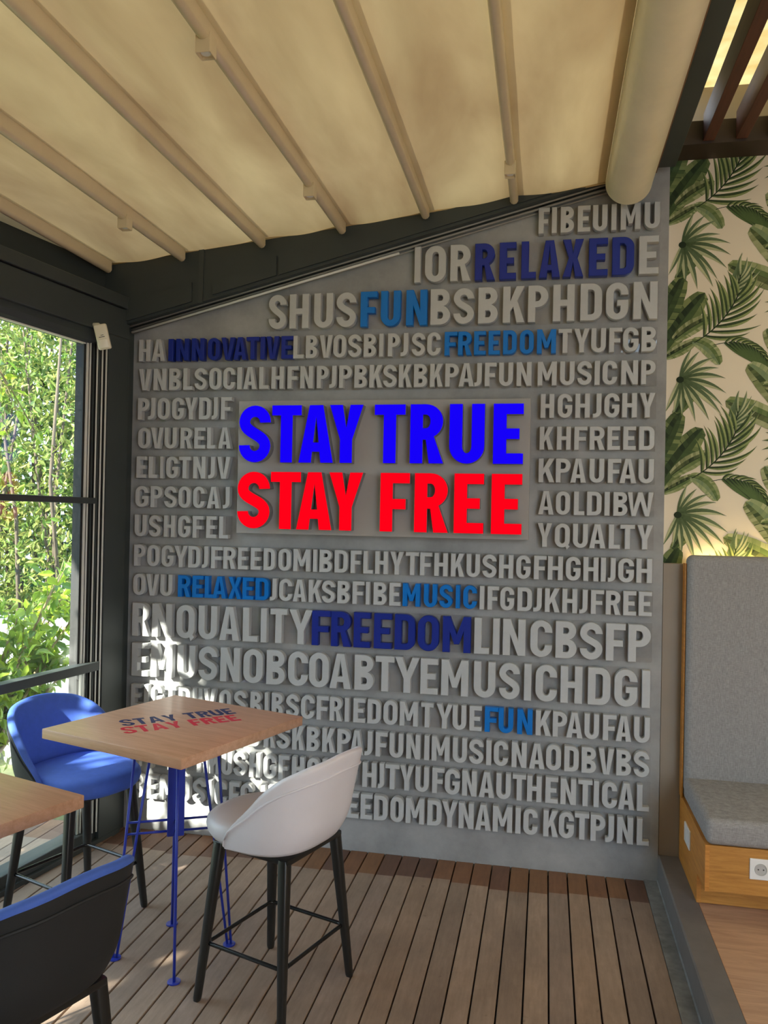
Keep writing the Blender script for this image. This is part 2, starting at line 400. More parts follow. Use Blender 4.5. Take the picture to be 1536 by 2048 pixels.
def glyph(ch, w, s=.2, t=.17):
    """contours of a capital of height 1 and width w; the first is the outline, the others are holes"""
    r = min(w*.5, .30); ri = max(r-s, .06)
    if ch == 'I': return [[(0, 0), (w, 0), (w, 1), (0, 1)]]
    if ch == 'L': return [[(0, 0), (w, 0), (w, t), (s, t), (s, 1), (0, 1)]]
    if ch == 'E': return [[(0, 0), (w, 0), (w, t), (s, t), (s, .5-t/2), (w*.87, .5-t/2), (w*.87, .5+t/2), (s, .5+t/2), (s, 1-t), (w, 1-t), (w, 1), (0, 1)]]
    if ch == 'F': return [[(0, 0), (s, 0), (s, .47-t/2), (w*.87, .47-t/2), (w*.87, .47+t/2), (s, .47+t/2), (s, 1-t), (w, 1-t), (w, 1), (0, 1)]]
    if ch == 'H': return [[(0, 0), (s, 0), (s, .5-t/2), (w-s, .5-t/2), (w-s, 0), (w, 0), (w, 1), (w-s, 1), (w-s, .5+t/2), (s, .5+t/2), (s, 1), (0, 1)]]
    if ch == 'T': return [[(w/2-s/2, 0), (w/2+s/2, 0), (w/2+s/2, 1-t), (w, 1-t), (w, 1), (0, 1), (0, 1-t), (w/2-s/2, 1-t)]]
    if ch == 'U': return [[(0, 1)] + arc(w/2, r, w/2, r, 180, 360, 16) + [(w, 1), (w-s, 1)] + arc(w/2, r, w/2-s, r-t, 360, 180, 14) + [(s, 1)]]
    if ch == 'J':
        ro = min(.27, w*.8)
        return [[(0, 0)] + [(w-ro, 0)] + arc(w-ro, ro, ro, ro, -90, 0, 8) + [(w, 1), (w-s, 1)] + arc(w-ro, ro, max(ro-s, .03), ro-t, 0, -90, 6) + [(0, t)]]
    if ch in 'OQ':
        o = arc(w/2, 1-r, w/2, r, 0, 180, 16) + arc(w/2, r, w/2, r, 180, 360, 16)
        if ch == 'Q':
            o = arc(w/2, 1-r, w/2, r, 0, 180, 16) + arc(w/2, r, w/2, r, 180, 296, 10) + [(w*.80, -.09), (w*1.0, .05)] + arc(w/2, r, w/2, r, 322, 360, 4)
        h = arc(w/2, 1-r, w/2-s, r-t, 0, 180, 14) + arc(w/2, r, w/2-s, r-t, 180, 360, 14)
        return [o, h]
    if ch in 'CG':
        top = [(w, .67), (w, 1-r)] + arc(w/2, 1-r, w/2, r, 0, 180, 16) + arc(w/2, r, w/2, r, 180, 360, 16)
        if ch == 'C': end = [(w, .33), (w-s, .33)]
        else: end = [(w, .53), (w*.5, .53), (w*.5, .53-t*.95), (w-s, .53-t*.95)]
        return [top + end + arc(w/2, r, w/2-s, r-t, 360, 180, 14) + arc(w/2, 1-r, w/2-s, r-t, 180, 0, 14) + [(w-s, .67)]]
    if ch == 'S':
        d = s*.93; a = (w-d)/2; b = r-d/2
        c = [(w-d/2, .70)] + arc(w/2, 1-r, a, b, 4, 180, 14)
        x0, y0, x1, y1 = d/2, 1-r, w-d/2, r
        k = .20
        for i in range(1, 12):
            u = i/12.
            bxp = (1-u)**3*x0+3*(1-u)**2*u*x0+3*(1-u)*u*u*x1+u**3*x1
            byp = (1-u)**3*y0+3*(1-u)**2*u*(y0-k)+3*(1-u)*u*u*(y1+k)+u**3*y1
            c.append((bxp, byp))
        c += arc(w/2, r, a, b, 0, -176, 14) + [(d/2, .30)]
        return [offs(c, d/2) + offs(c, -d/2)[::-1]]
    if ch == 'P':
        rb = .30; rx = min(rb, w-s-.02) if w-rb < s else rb
        return [[(0, 0), (s, 0), (s, 1-2*rb)] + arc(w-rx, 1-rb, rx, rb, -90, 90, 14) + [(0, 1)],
                [(s, 1-2*rb+t)] + arc(max(w-rx, s+.02), 1-rb, max(rx-s, .06), rb-t, -90, 90, 10) + [(s, 1-t)]]
    if ch == 'R':
        rb = .29; rx = min(rb, w-s-.02)
        ex = w-rx+rx*math.cos(math.radians(-62)); ey = 1-rb+rb*math.sin(math.radians(-62))
        return [[(0, 0), (s, 0), (s, .40), (w*.48, .40), (w-s*1.08, 0), (w*1.02, 0), (ex, ey)] + arc(w-rx, 1-rb, rx, rb, -50, 90, 12) + [(0, 1)],
                [(s, 1-2*rb+t)] + arc(max(w-rx, s+.02), 1-rb, max(rx-s, .06), rb-t, -90, 90, 10) + [(s, 1-t)]]
    if ch == 'B':
        r1 = .25; r2 = .265; x1 = w*.97
        rx1 = min(r1, x1-s-.03); rx2 = min(r2, w-s-.03)
        return [[(0, 0)] + arc(w-rx2, r2, rx2, r2, -90, 70, 12) + arc(x1-rx1, 1-r1, rx1, r1, -70, 90, 12) + [(0, 1)],
                [(s, t)] + arc(max(w-rx2, s+.02), r2, max(rx2-s, .06), r2-t, -90, 90, 10) + [(s, 2*r2-t)],
                [(s, 1-2*r1+t)] + arc(max(x1-rx1, s+.02), 1-r1, max(rx1-s, .06), r1-t, -90, 90, 10) + [(s, 1-t)]]
    if ch == 'D':
        q = min(.27, w-s-.02); qi = .09
        return [[(0, 0)] + arc(w-q, q, q, q, -90, 0, 9) + arc(w-q, 1-q, q, q, 0, 90, 9) + [(0, 1)],
                [(s, t)] + arc(w-s-qi, t+qi, qi, qi, -90, 0, 6) + arc(w-s-qi, 1-t-qi, qi, qi, 0, 90, 6) + [(s, 1-t)]]
    if ch == 'A':
        k = s*.56; b = s*1.04
        def xl(y): return b+(w/2-b)*(y/.86)
        return [[(0, 0), (b, 0), (xl(.19), .19), (w-xl(.19), .19), (w-b, 0), (w, 0), (w/2+k, 1), (w/2-k, 1)],
                [(xl(.19+t*.92), .19+t*.92), (w/2, .80), (w-xl(.19+t*.92), .19+t*.92)]]
    if ch == 'V':
        k = s*.56; b = s*1.04
        return [[(w/2-k, 0), (w/2+k, 0), (w, 1), (w-b, 1), (w/2, .20), (b, 1), (0, 1)]]
    if ch == 'W':
        k = .10; b = .19
        return [[(w*.22-k*.6, 0), (w*.22+k, 0), (w/2, .62), (w*.78-k, 0), (w*.78+k*.6, 0), (w, 1), (w-b, 1), (w*.765, .30), (w/2+.085, 1), (w/2-.085, 1), (w*.235, .30), (b, 1), (0, 1)]]
    if ch == 'M':
        return [[(0, 0), (s, 0), (s, .58), (w/2-.07, .23), (w/2+.07, .23), (w-s, .58), (w-s, 0), (w, 0), (w, 1), (w-s*1.02, 1), (w/2, .50), (s*1.02, 1), (0, 1)]]
    if ch == 'N':
        return [[(0, 0), (s, 0), (s, .56), (w-s*1.02, 0), (w, 0), (w, 1), (w-s, 1), (w-s, .44), (s*1.02, 1), (0, 1)]]
    if ch == 'K':
        return [[(0, 0), (s, 0), (s, .32), (s+.08, .43), (w-s*1.06, 0), (w*1.02, 0), (w*.5+.10, .60), (w, 1), (w-s*1.12, 1), (s, .60), (s, 1), (0, 1)]]
    if ch == 'Y':
        b = s*1.06
        return [[(w/2-s/2, 0), (w/2+s/2, 0), (w/2+s/2, .40), (w, 1), (w-b, 1), (w/2, .60), (b, 1), (0, 1), (w/2-s/2, .40)]]
    if ch == 'X':
        b = s*1.06
        return [[(0, 0), (b, 0), (w/2, .37), (w-b, 0), (w, 0), (w/2+s*.55, .51), (w, 1), (w-b, 1), (w/2, .65), (b, 1), (0, 1), (w/2-s*.55, .51)]]
    raise ValueError(ch)

_yz = Matrix.Rotation(PI/2, 4, 'X')
def letter_mesh(ch, w, h, thick, bev, s=.2, t=.17, upright=True, z0=0.0):
    """mesh of a capital w wide, h high; thick deep (front face towards -Y when upright)"""
    cu = bpy.data.curves.new('letter', 'CURVE'); cu.dimensions = '2D'; cu.fill_mode = 'BOTH' if thick > 0 else 'FRONT'
    for con in glyph(ch, w/h, s, t):
        sp = cu.splines.new('POLY'); sp.points.add(len(con)-1); sp.use_cyclic_u = True
        for p, c in zip(sp.points, con): p.co = (c[0]*h, c[1]*h, 0, 1)
    if thick > 0:
        cu.extrude = max(thick/2-bev, 0); cu.bevel_depth = bev; cu.bevel_resolution = 0; cu.offset = -bev
    o = bpy.data.objects.new('letter', cu)
    me = bpy.data.meshes.new_from_object(o)
    bpy.data.objects.remove(o); bpy.data.curves.remove(cu)
    me.transform(Matrix.Translation((0, 0, z0)))
    if upright: me.transform(_yz)
    for p in me.polygons: p.use_smooth = False
    return me

# ------------------------------------------------------------------ setting: walls, floors
WY = 4.03                                   # face of the letter wall
bm = bmesh.new()
prism(bm, [(-2.22, -.05), (.547, -.05), (.547, 3.42), (.30, 3.36), (-2.22, 2.735)], 'y', WY, WY+.06)
struct(from_bm('wall_back', bm, M['concrete']))

# wallpapered wall behind the bench -----------------------------------------------------------
PY = 4.10
class Paper:
    def __init__(s):
        s.v = []; s.f = []; s.c = []; s.lay = 0
    def poly(s, pts, col):
        s.lay += 1
        y = PY-.00025-.0000022*s.lay
        i = len(s.v)
        s.v += [(p[0], y, p[1]) for p in pts]; s.f.append(tuple(range(i, i+len(pts)))); s.c.append(col)
    def strip(s, A, B, cols):
        s.lay += 1
        y = PY-.00025-.0000022*s.lay
        i = len(s.v); n = len(A)
        s.v += [(p[0], y, p[1]) for p in A]+[(p[0], y, p[1]) for p in B]
        for k in range(n-1):
            s.f.append((i+k, i+k+1, i+n+k+1, i+n+k)); s.c.append(cols[min(k, len(cols)-1)])
def mixc(a, b, t): return tuple(a[i]*(1-t)+b[i]*t for i in range(3))
DK = srgb(38, 52, 32); MD = srgb(92, 114, 66); LT = srgb(164, 174, 112); PL = srgb(208, 208, 162); SG = srgb(122, 142, 106)
prng = random.Random(21)
def bez(p0, p1, p2, t): return ((1-t)**2*p0[0]+2*t*(1-t)*p1[0]+t*t*p2[0], (1-t)**2*p0[1]+2*t*(1-t)*p1[1]+t*t*p2[1])
def blade(P, p0, p1, p2, wd, cols, n=9, taper=.75):
    """one leaflet: a bent blade, dark on one half, light on the other"""
    c = [bez(p0, p1, p2, k/n) for k in range(n+1)]
    ws = [wd*(math.sin(PI*min(1, (k/n)*.85+.12))**.8)*(1-(k/n)**3*taper) for k in range(n+1)]
    ws[-1] = 0.0002
    L = []; R = []
    for k in range(n+1):
        a = c[max(k-1, 0)]; b = c[min(k+1, n)]; tx, ty = b[0]-a[0], b[1]-a[1]; l = math.hypot(tx, ty) or 1
        L.append((c[k][0]-ty/l*ws[k]/2, c[k][1]+tx/l*ws[k]/2)); R.append((c[k][0]+ty/l*ws[k]/2, c[k][1]-tx/l*ws[k]/2))
    f = prng.uniform(-.12, .12)
    P.strip(L, c, [mixc(cols[0], cols[1], min(1, max(0, .15+.7*k/n+f))) for k in range(n)])
    P.strip(c, R, [mixc(cols[1], cols[2], min(1, max(0, .2+.6*math.sin(PI*k/n)+f))) for k in range(n)])
    P.strip([(q[0], q[1]+.0006) for q in c], [(q[0], q[1]-.0006) for q in c], [DK]*n)
def frond(P, p0, p1, p2, n, ln, wd, curl, cols, sides=(1, -1), a0=62, droop=0.0, start=.12):
    for k in range(n):
        t = start+(1-start)*(k+.5)/n
        b = bez(p0, p1, p2, t); e = bez(p0, p1, p2, min(1, t+.02)); ang = math.atan2(e[1]-b[1], e[0]-b[0])
        for sd in sides:
            l = ln*(.55+.75*math.sin(PI*min(.95, .2+.62*t)))*prng.uniform(.86, 1.1)
            aa = ang+sd*math.radians(a0*(1-.55*t))
            m = (b[0]+math.cos(aa)*l*.55, b[1]+math.sin(aa)*l*.55)
            a2 = aa-sd*math.radians(curl*prng.uniform(.8, 1.25))
            q = (m[0]+math.cos(a2)*l*.5, m[1]+math.sin(a2)*l*.5-droop*l)
            blade(P, b, m, q, wd*prng.uniform(.85, 1.15), cols)
    c = [bez(p0, p1, p2, k/12) for k in range(13)]
    P.strip([(q[0]-.003, q[1]) for q in c], [(q[0]+.002, q[1]-.002) for q in c], [DK]*12)
def fanpalm(P, c, l, a0, a1, n, cols):
    for k in range(n):
        a = math.radians(a0+(a1-a0)*k/(n-1)+prng.uniform(-3, 3)); L = l*(.78+.3*math.sin(PI*k/(n-1)))*prng.uniform(.92, 1.08)
        m = (c[0]+math.cos(a)*L*.6, c[1]+math.sin(a)*L*.6)
        q = (c[0]+math.cos(a-.08)*L, c[1]+math.sin(a-.08)*L-.20*L*abs(math.cos(a)))
        blade(P, c, m, q, L*.15, cols)
    P.poly([(c[0]+.018*math.cos(i*PI/5), c[1]+.016*math.sin(i*PI/5)) for i in range(10)], DK)
def banana(P, p0, p1, p2, wd, cols, n=16, tear=.35):
    c = [bez(p0, p1, p2, k/n) for k in range(n+1)]
    for sd in (1, -1):
        A = []
        for k in range(n+1):
            a = c[max(k-1, 0)]; b = c[min(k+1, n)]; tx, ty = b[0]-a[0], b[1]-a[1]; l = math.hypot(tx, ty) or 1
            t = k/n; w = wd/2*(math.sin(PI*min(1., .10+.86*t))**.55)*(1-.05*prng.random())
            if k == n: w = .001
            A.append((c[k][0]-sd*ty/l*w+tx/l*w*.35, c[k][1]+sd*tx/l*w+ty/l*w*.35))
        M1 = [((c[k][0]+A[k][0])/2, (c[k][1]+A[k][1])/2) for k in range(n+1)]
        base = cols[0] if sd > 0 else cols[1]
        P.strip(c, M1, [mixc(base, cols[2], prng.uniform(.0, .35)) for k in range(n)])
        P.strip(M1, A, [mixc(mixc(base, cols[2], .45), cols[3], prng.uniform(0, .6)) for k in range(n)])
        for k in range(3, n, 2):           # side veins and tears in the leaf edge
            if prng.random() < tear:
                e = A[k]; P.poly([c[k], (e[0]*.98+c[k][0]*.02, e[1]+.001), (e[0], e[1]-.0035)], mixc(base, DK, .25))
    P.strip([(q[0]-.0015, q[1]+.0015) for q in c], [(q[0]+.0015, q[1]-.0015) for q in c], [mixc(DK, MD, .2)]*n)

P = Paper()
CREAM = srgb(244, 230, 206)
X0, X1, Z0, Z1 = .53, 1.50, 1.30, 3.60
P.v += [(X0, PY, Z0), (X1, PY, Z0), (X1, PY, Z1), (X0, PY, Z1)]; P.f.append((0, 1, 2, 3)); P.c.append(CREAM)
GA = (DK, MD, LT); GB = (mixc(DK, MD, .4), SG, PL); GC = (DK, mixc(DK, MD, .6), MD)
BA = (DK, MD, LT, PL); BB = (mixc(DK, MD, .3), SG, LT, PL)
REP = .652
def tile(zo):
    def T(u, v): return (.566+u*.000484*1.0, zo-v*.000484)     # tile sheet: u right, v down
    k = .000484
    # big dark leaves at the left edge
    banana(P, T(-80, 600), T(60, 330), T(330, 0), 260*k, (DK, mixc(DK, MD, .5), MD, LT))
    banana(P, T(-40, 640), T(110, 560), T(260, 470), 120*k, BA)
    banana(P, T(-140, 420), T(-20, 150), T(120, -160), 240*k, (DK, mixc(DK, MD, .3), MD, LT))
    banana(P, T(40, 470), T(200, 330), T(400, 240), 150*k, BA)
    banana(P, T(215, 480), T(380, 490), T(480, 715), 150*k, (MD, SG, LT, PL))
    banana(P, T(60, 1560-1347+1000), T(170, 1420-1347+1000), T(300, 1240-1347+1000), 130*k, (DK, mixc(DK, MD, .5), MD, LT), tear=.1)
    # feathered palm fronds
    frond(P, T(240, 490), T(520, 330), T(650, 10), 8, 360*k, 46*k, 52, GA, sides=(-1,), a0=58, droop=.10)
    frond(P, T(240, 490), T(520, 330), T(650, 10), 9, 290*k, 44*k, -34, GA, sides=(1,), a0=50)
    frond(P, T(420, 520), T(760, 420), T(930, 700), 13, 260*k, 48*k, 26, GC, sides=(-1,), a0=50, droop=.30)
    frond(P, T(420, 520), T(760, 420), T(930, 700), 10, 110*k, 30*k, 40, GA, sides=(1,), a0=44)
    # fan palm
    fanpalm(P, T(110, 860), 420*k, 78, -112, 13, GB)
    # banana leaves from the right
    banana(P, T(1120, 1250), T(980, 900), T(740, 720), 235*k, BB)
    banana(P, T(1200, 1400), T(880, 1190), T(540, 1075), 215*k, BA)
    banana(P, T(1160, 720), T(1010, 560), T(910, 370), 190*k, BB)
    fanpalm(P, T(1190, 130), 300*k, 100, 262, 10, GA)
    banana(P, T(1150, 1010), T(1040, 900), T(880, 930), 120*k, BA)
    banana(P, T(1500, 1000), T(1300, 800), T(1280, 480), 240*k, BB)
    frond(P, T(560, 1390), T(640, 1300), T(660, 1180), 5, 210*k, 40*k, 30, GB, a0=46)
    frond(P, T(1500, 560), T(1500, 300), T(1300, 20), 9, 300*k, 34*k, 40, GA)
for zo in (3.46+REP, 3.46, 3.46-REP, 3.46-2*REP, 3.46-3*REP): tile(zo)
# the paper ends at its own edges: drop what falls outside
me = bpy.data.meshes.new('wall_alcove'); me.from_pydata(P.v, [], P.f); me.update()
colour_attr(me, P.c)
bm = bmesh.new(); bm.from_mesh(me)
for co, no in (((X0, 0, 0), (-1, 0, 0)), ((X1, 0, 0), (1, 0, 0)), ((0, 0, Z0), (0, 0, -1)), ((0, 0, Z1), (0, 0, 1))):
    bmesh.ops.bisect_plane(bm, geom=bm.verts[:]+bm.edges[:]+bm.faces[:], plane_co=co, plane_no=no, clear_outer=True)
bm.to_mesh(me); bm.free()
struct(link('wall_alcove', me, M['paper']))
# wall body behind the paper, and the rest of the room beyond the frame
struct(bx('wall_alcove_body', M['fill'], None, .53, 3.2, PY+.002, PY+.12, 0, 3.9))
struct(bx('trim_1', M['fill'], None, .549, .642, 4.035, PY-.001, .125, 1.508, bev=.002))

# deck of boards running to the wall ------------------------------------------------------------
pitch = .0896
bm = bmesh.new(); cols = []
xr = .4835
i = 0
brng = random.Random(5)
base = [srgb(156, 134, 116), srgb(162, 139, 120), srgb(150, 129, 112), srgb(160, 135, 114), srgb(154, 133, 118)]
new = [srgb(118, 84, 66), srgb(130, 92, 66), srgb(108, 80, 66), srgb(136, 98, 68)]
segs = []
while xr > -3.3:
    xl = xr-pitch+.0065
    c = base[brng.randrange(5)]; kk = brng.uniform(.9, 1.08); c = tuple(q*kk for q in c)
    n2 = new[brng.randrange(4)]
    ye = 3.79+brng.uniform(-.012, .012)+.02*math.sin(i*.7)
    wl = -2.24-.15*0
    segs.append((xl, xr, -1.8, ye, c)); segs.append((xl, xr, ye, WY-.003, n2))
    xr -= pitch; i += 1
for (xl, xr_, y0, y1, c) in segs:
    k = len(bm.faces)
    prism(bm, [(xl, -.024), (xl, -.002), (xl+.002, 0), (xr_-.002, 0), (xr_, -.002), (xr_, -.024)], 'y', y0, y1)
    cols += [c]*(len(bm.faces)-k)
k = len(bm.faces)
abox(bm, -3.3, .49, -1.8, WY+.06, -.06, -.0245); cols += [(.012, .010, .009)]*(len(bm.faces)-k)
bm.normal_update()
me = bpy.data.meshes.new('floor'); bm.to_mesh(me); bm.free()
colour_attr(me, cols)
struct(link('floor', me, M['deck']))

# step up to the indoor floor ---------------------------------------------------------------------
bm = bmesh.new()
prism(bm, [(.547, -.05), (.547, .119), (.553, .125), (.648, .125), (.648, -.05)], 'y', -1.8, PY)
struct(from_bm('trim_2', bm, M['kerb']))
bm = bmesh.new()
prism(bm, [(.4845, -.03), (.4845, .0035), (.542, .0045), (.5465, .012), (.5465, -.03)], 'y', -1.8, WY-.001)
struct(from_bm('trim_3', bm, M['flash']))
struct(bx('floor_indoor', M['laminate'], None, .650, 3.2, -1.8, PY, -.05, .1225))

# ------------------------------------------------------------------ window wall, turned 8.5 degrees off square
U = Vector((.148, .989, 0)).normalized(); N = Vector((U.y, -U.x, 0))
P0 = Vector((-2.2, 3.962, 0))
WM = Matrix(((N.x, U.x, 0, P0.x), (N.y, U.y, 0, P0.y), (0, 0, 1, 0), (0, 0, 0, 1)))   # local x = into the room, y = along the wall
win = bpy.data.objects.new('window_1', None); C.objects.link(win); win.matrix_world = WM; struct(win)
def wb(name, m, d0, d1, s0, s1, z0, z1, bev=.0):
    return bx(name, M[m], win, d0, d1, s0, s1, z0, z1, bev=bev)
SL = -5.6
wb('corner_post', 'frame', -.08, 0, -.165, -.002, 0, 2.62, bev=.003)
wb('corner_filler', 'frame', -.08, -.022, -.002, .12, 0, 2.9)
wb('corner_bead', 'frame', -.03, -.008, .006, .02, 0, 2.66)
# the sliding tracks show as a bundle of thin upright profiles
for k, (s0, s1, d, m) in enumerate([(-.178, -.172, -.004, 'track'), (-.198, -.193, -.012, 'track'), (-.213, -.205, -.020, 'frame'), (-.222, -.217, -.024, 'track'), (-.238, -.232, -.034, 'frame'), (-.256, -.250, -.040, 'track'), (-.276, -.263, -.044, 'track')]):
    wb('track_profile', m, d-.006, d, s0, s1, .06, 2.56)
for s0, s1, d in ((-.193, -.165, -.012), (-.217, -.193, -.020), (-.250, -.217, -.036), (-.263, -.250, -.046)):
    wb('track_gap', 'gasket', d-.02, d-.004, s0, s1, .06, 2.56)
wb('track_channel', 'gasket', -.10, -.050, -.292, -.165, .06, 2.56)
wb('head_beam', 'frame', -.12, 0, SL, -.002, 2.62, 2.772, bev=.004)
wb('head_cap', 'frame', -.12, .014, SL, .01, 2.776, 2.84, bev=.004)
bm = bmesh.new()
prism(bm, [(-.10, 2.55), (-.045, 2.55), (-.03, 2.562), (-.022, 2.59), (-.022, 2.62), (-.10, 2.62)], 'y', 0, 1)
for v in bm.verts: v.co.y = SL+(v.co.y)*(-.165-SL)
from_bm('head_rail', bm, M['frame'], win)
wb('head_bead', 'track', -.062, -.046, SL, -.285, 2.543, 2.549)
wb('mullion', 'frame', -.075, -.012, SL, -.215, 1.740, 1.770, bev=.003)
wb('guard_rail', 'frame', -.06, .0, SL, -.182, .890, .934, bev=.003)
wb('bottom_track', 'frame', -.12, -.02, SL, -.165, 0, .075, bev=.004)
wb('floor_sill', 'frame', -.12, .004, SL, -.002, -.01, .022)
for z0, z1, s1, d in ((1.768, 2.552, -.285, -.055), (.932, 1.742, -.277, -.055), (.07, .892, -.188, -.04)):
    wb('pane', 'glass', d-.002, d+.002, SL, s1, z0, z1)
wb('lower_pane_edge', 'gasket', -.044, -.030, -.190, -.183, .07, .892)
for s in (-2.3, -3.95):
    wb('intermediate_post', 'frame', -.09, 0, s-.06, s+.06, 0, 2.62, bev=.003)
# gutter board above the window
wb('gutter_board', 'beam', -.26, -.13, SL, .12, 2.75, 3.10)

# ------------------------------------------------------------------ sloping steel beam over the letter wall
def fz(x): return 3.026+(x+2.304)*.1098      # underside of the canvas
bm = bmesh.new()
prism(bm, [(-2.34, 2.665), (-2.26, 2.685), (.30, 3.325), (.47, 3.368), (.47, fz(.47)+.12), (-2.34, fz(-2.34)+.14)], 'y', 3.935, 4.028)
struct(from_bm('beam_over_wall', bm, M['beam']))
bm = bmesh.new()
prism(bm, [(-2.26, 2.70), (-1.835, 2.806), (-1.835, 2.906), (-2.26, 2.80)], 'y', 3.925, 3.936)
prism(bm, [(-1.72, 2.838), (-1.375, 2.924), (-1.375, 3.024), (-1.62, 2.965), (-1.62, 2.93), (-1.72, 2.905)], 'y', 3.925, 3.936)
prism(bm, [(-1.365, 2.926), (.2, 3.315), (.2, 3.36), (-1.365, 3.03)], 'y', 3.927, 3.936)
struct(from_bm('trim_4', bm, M['beam']))
bm = bmesh.new()
prism(bm, [(-1.80, 2.80), (-1.775, 2.80), (-1.772, 3.10), (-1.80, 3.10)], 'y', 3.928, 3.936)
struct(from_bm('trim_5', bm, M['frame']))
bm = bmesh.new()
for dz, r, y in ((0, .006, 3.998), (-.014, .005, 4.012), (.012, .005, 3.975)):
    tube(bm, [(-2.21, y, 2.683+dz), (-.9, y, 3.009+dz), (.47, y, 3.350+dz)], r, 8)
struct(from_bm('trim_6', bm, M['trimgrey'], smooth=True))
bm = bmesh.new(); tube(bm, [(-2.205, 3.99, 2.668), (-.75, 3.99, 3.030)], .0065, 8)
struct(from_bm('trim_7', bm, M['track'], smooth=True))

# ------------------------------------------------------------------ canvas awning with its rafters
bm = bmesh.new()
XS = [-3.25+.02*i for i in range(175)]+[.2440]
rows_ = []
RX = [-2.303, -1.886, -1.449, -1.028, -.608, -.18]
def sag(x):
    ph = ((x+2.303)/.4245) % 1.0
    return -.012*math.sin(PI*ph)
for j in range(23):
    y = -1.6+(3.955+1.6)*j/22
    rows_.append([bm.verts.new((x, y, fz(x)+sag(x)+.002*math.sin(x*21+y*3)+.0015*math.sin(y*17+x*6))) for x in XS])
for a, b in zip(rows_, rows_[1:]):
    for k in range(len(a)-1): bm.faces.new((a[k], a[k+1], b[k+1], b[k]))
aw = struct(from_bm('ceiling', bm, M['awning'], smooth=True))
bm = bmesh.new(); tube(bm, [(-2.33, 3.936, fz(-2.33)-.004), (.28, 3.936, fz(.28)-.004)], .006, 8)
struct(from_bm('trim_8', bm, M['awning'], smooth=True))

def rafter_bm():
    bm = bmesh.new()
    prof = [(-.019, .075), (-.019, .016)]+[(.019*math.cos(math.radians(a)), .019*.85+.019*.85*math.sin(math.radians(a))) for a in range(200, 345, 20)]+[(.019, .016), (.019, .075)]
    prism(bm, prof, 'y', -1.55, 3.905)
    return bm
places = ['leftmost canvas rafter, beside the dark gutter over the window', 'second canvas rafter from the window, carrying one square spotlight',
          'plain cream rafter, third from the window, without a spotlight', 'cream rafter carrying two square spotlights',
          'plain cream rafter, second from the rounded case', 'cream rafter nearest the rounded cream case, with one spotlight']
rme = None
for x, lb in zip(RX, places):
    zb = {-2.303: 2.968, -1.886: 3.011, -1.449: 3.061, -1.028: 3.111, -.608: 3.164, -.18: 3.213}[x]
    t = thing('canopy_rafter', lb, 'rafter', (x, 0, zb), 0, 'rafters under the canvas')
    if rme is None:
        o = from_bm('rafter_bar', rafter_bm(), M['rafter'], t, angle=.6); rme = o.data
        bmc = bmesh.new(); prism(bmc, [(-.0195, .073), (-.0195, .014), (-.012, .003), (0, -.0008), (.012, .003), (.0195, .014), (.0195, .073)], 'y', 3.904, 3.909)
        oc = from_bm('end_cap', bmc, M['rafter'], t); cme = oc.data
    else:
        link('rafter_bar', rme, None, t); link('end_cap', cme, None, t)

def spot(x, y, z, label):
    t = thing('spotlight', label, 'spotlight', (x, y, z), 0, 'square spotlights under the rafters')
    bm = bmesh.new()
    abox(bm, -.024, .024, -.024, .024, -.030, .030, bev=.002)
    top = [f for f in bm.faces if f.normal.z < -.9 and f.calc_area() > .001]
    r = bmesh.ops.inset_region(bm, faces=top, thickness=.004)
    bmesh.ops.translate(bm, verts=list({v for f in top for v in f.verts}), vec=(0, 0, .010))
    from_bm('housing', bm, M['rafter'], t)
    bm = bmesh.new(); cyl(bm, (0, 0, -.0225), .015, .004, 20, .001)
    from_bm('lens', bm, M['spotlens'], t, smooth=False)
    bm = bmesh.new(); abox(bm, -.020, .020, -.020, .020, -.0195, -.0185)
    from_bm('reflector', bm, M['track'], t)
spot(-1.028, 2.262, 3.103, 'square spotlight nearest the camera, on the rafter with two of them')
spot(-1.028, 3.352, 3.103, 'square spotlight nearer the wall, on the rafter with two of them')
spot(-1.886, 3.331, 3.003, 'square spotlight on the second rafter from the window')
spot(-.18, 3.50, 3.205, 'square spotlight on the rafter nearest the rounded case')

# rounded case of the rolled canvas
t = thing('awning_case', 'large rounded cream awning case along the high edge of the canvas', 'awning case', (.35, 0, 3.19))
bm = bmesh.new()
prof = [(-.105, .28), (-.105, .12)]+[(.105*math.cos(math.radians(a)), .105+.105*math.sin(math.radians(a))) for a in range(190, 355, 8)]+[(.105, .12), (.105, .28)]
prism(bm, prof, 'y', -1.55, 3.918)
from_bm('case_body', bm, M['roll'], t, angle=.5)
bm = bmesh.new()
prism(bm, [(x*1.01, z) for x, z in prof], 'y', 3.918, 3.934)
from_bm('end_cap', bm, M['roll'], t, angle=.5)

struct(bx('canvas_edge_light_block', M['trimwood'], None, .19, .2449, -1.6, 3.93, 3.316, 3.33))  # hidden strip added above the canvas edge to block a light leak
struct(bx('case_end_light_block', M['beam'], None, .20, .50, 3.80, 4.03, 3.425, 3.44))  # cover plate added out of sight, keeps sky light from leaking past the case
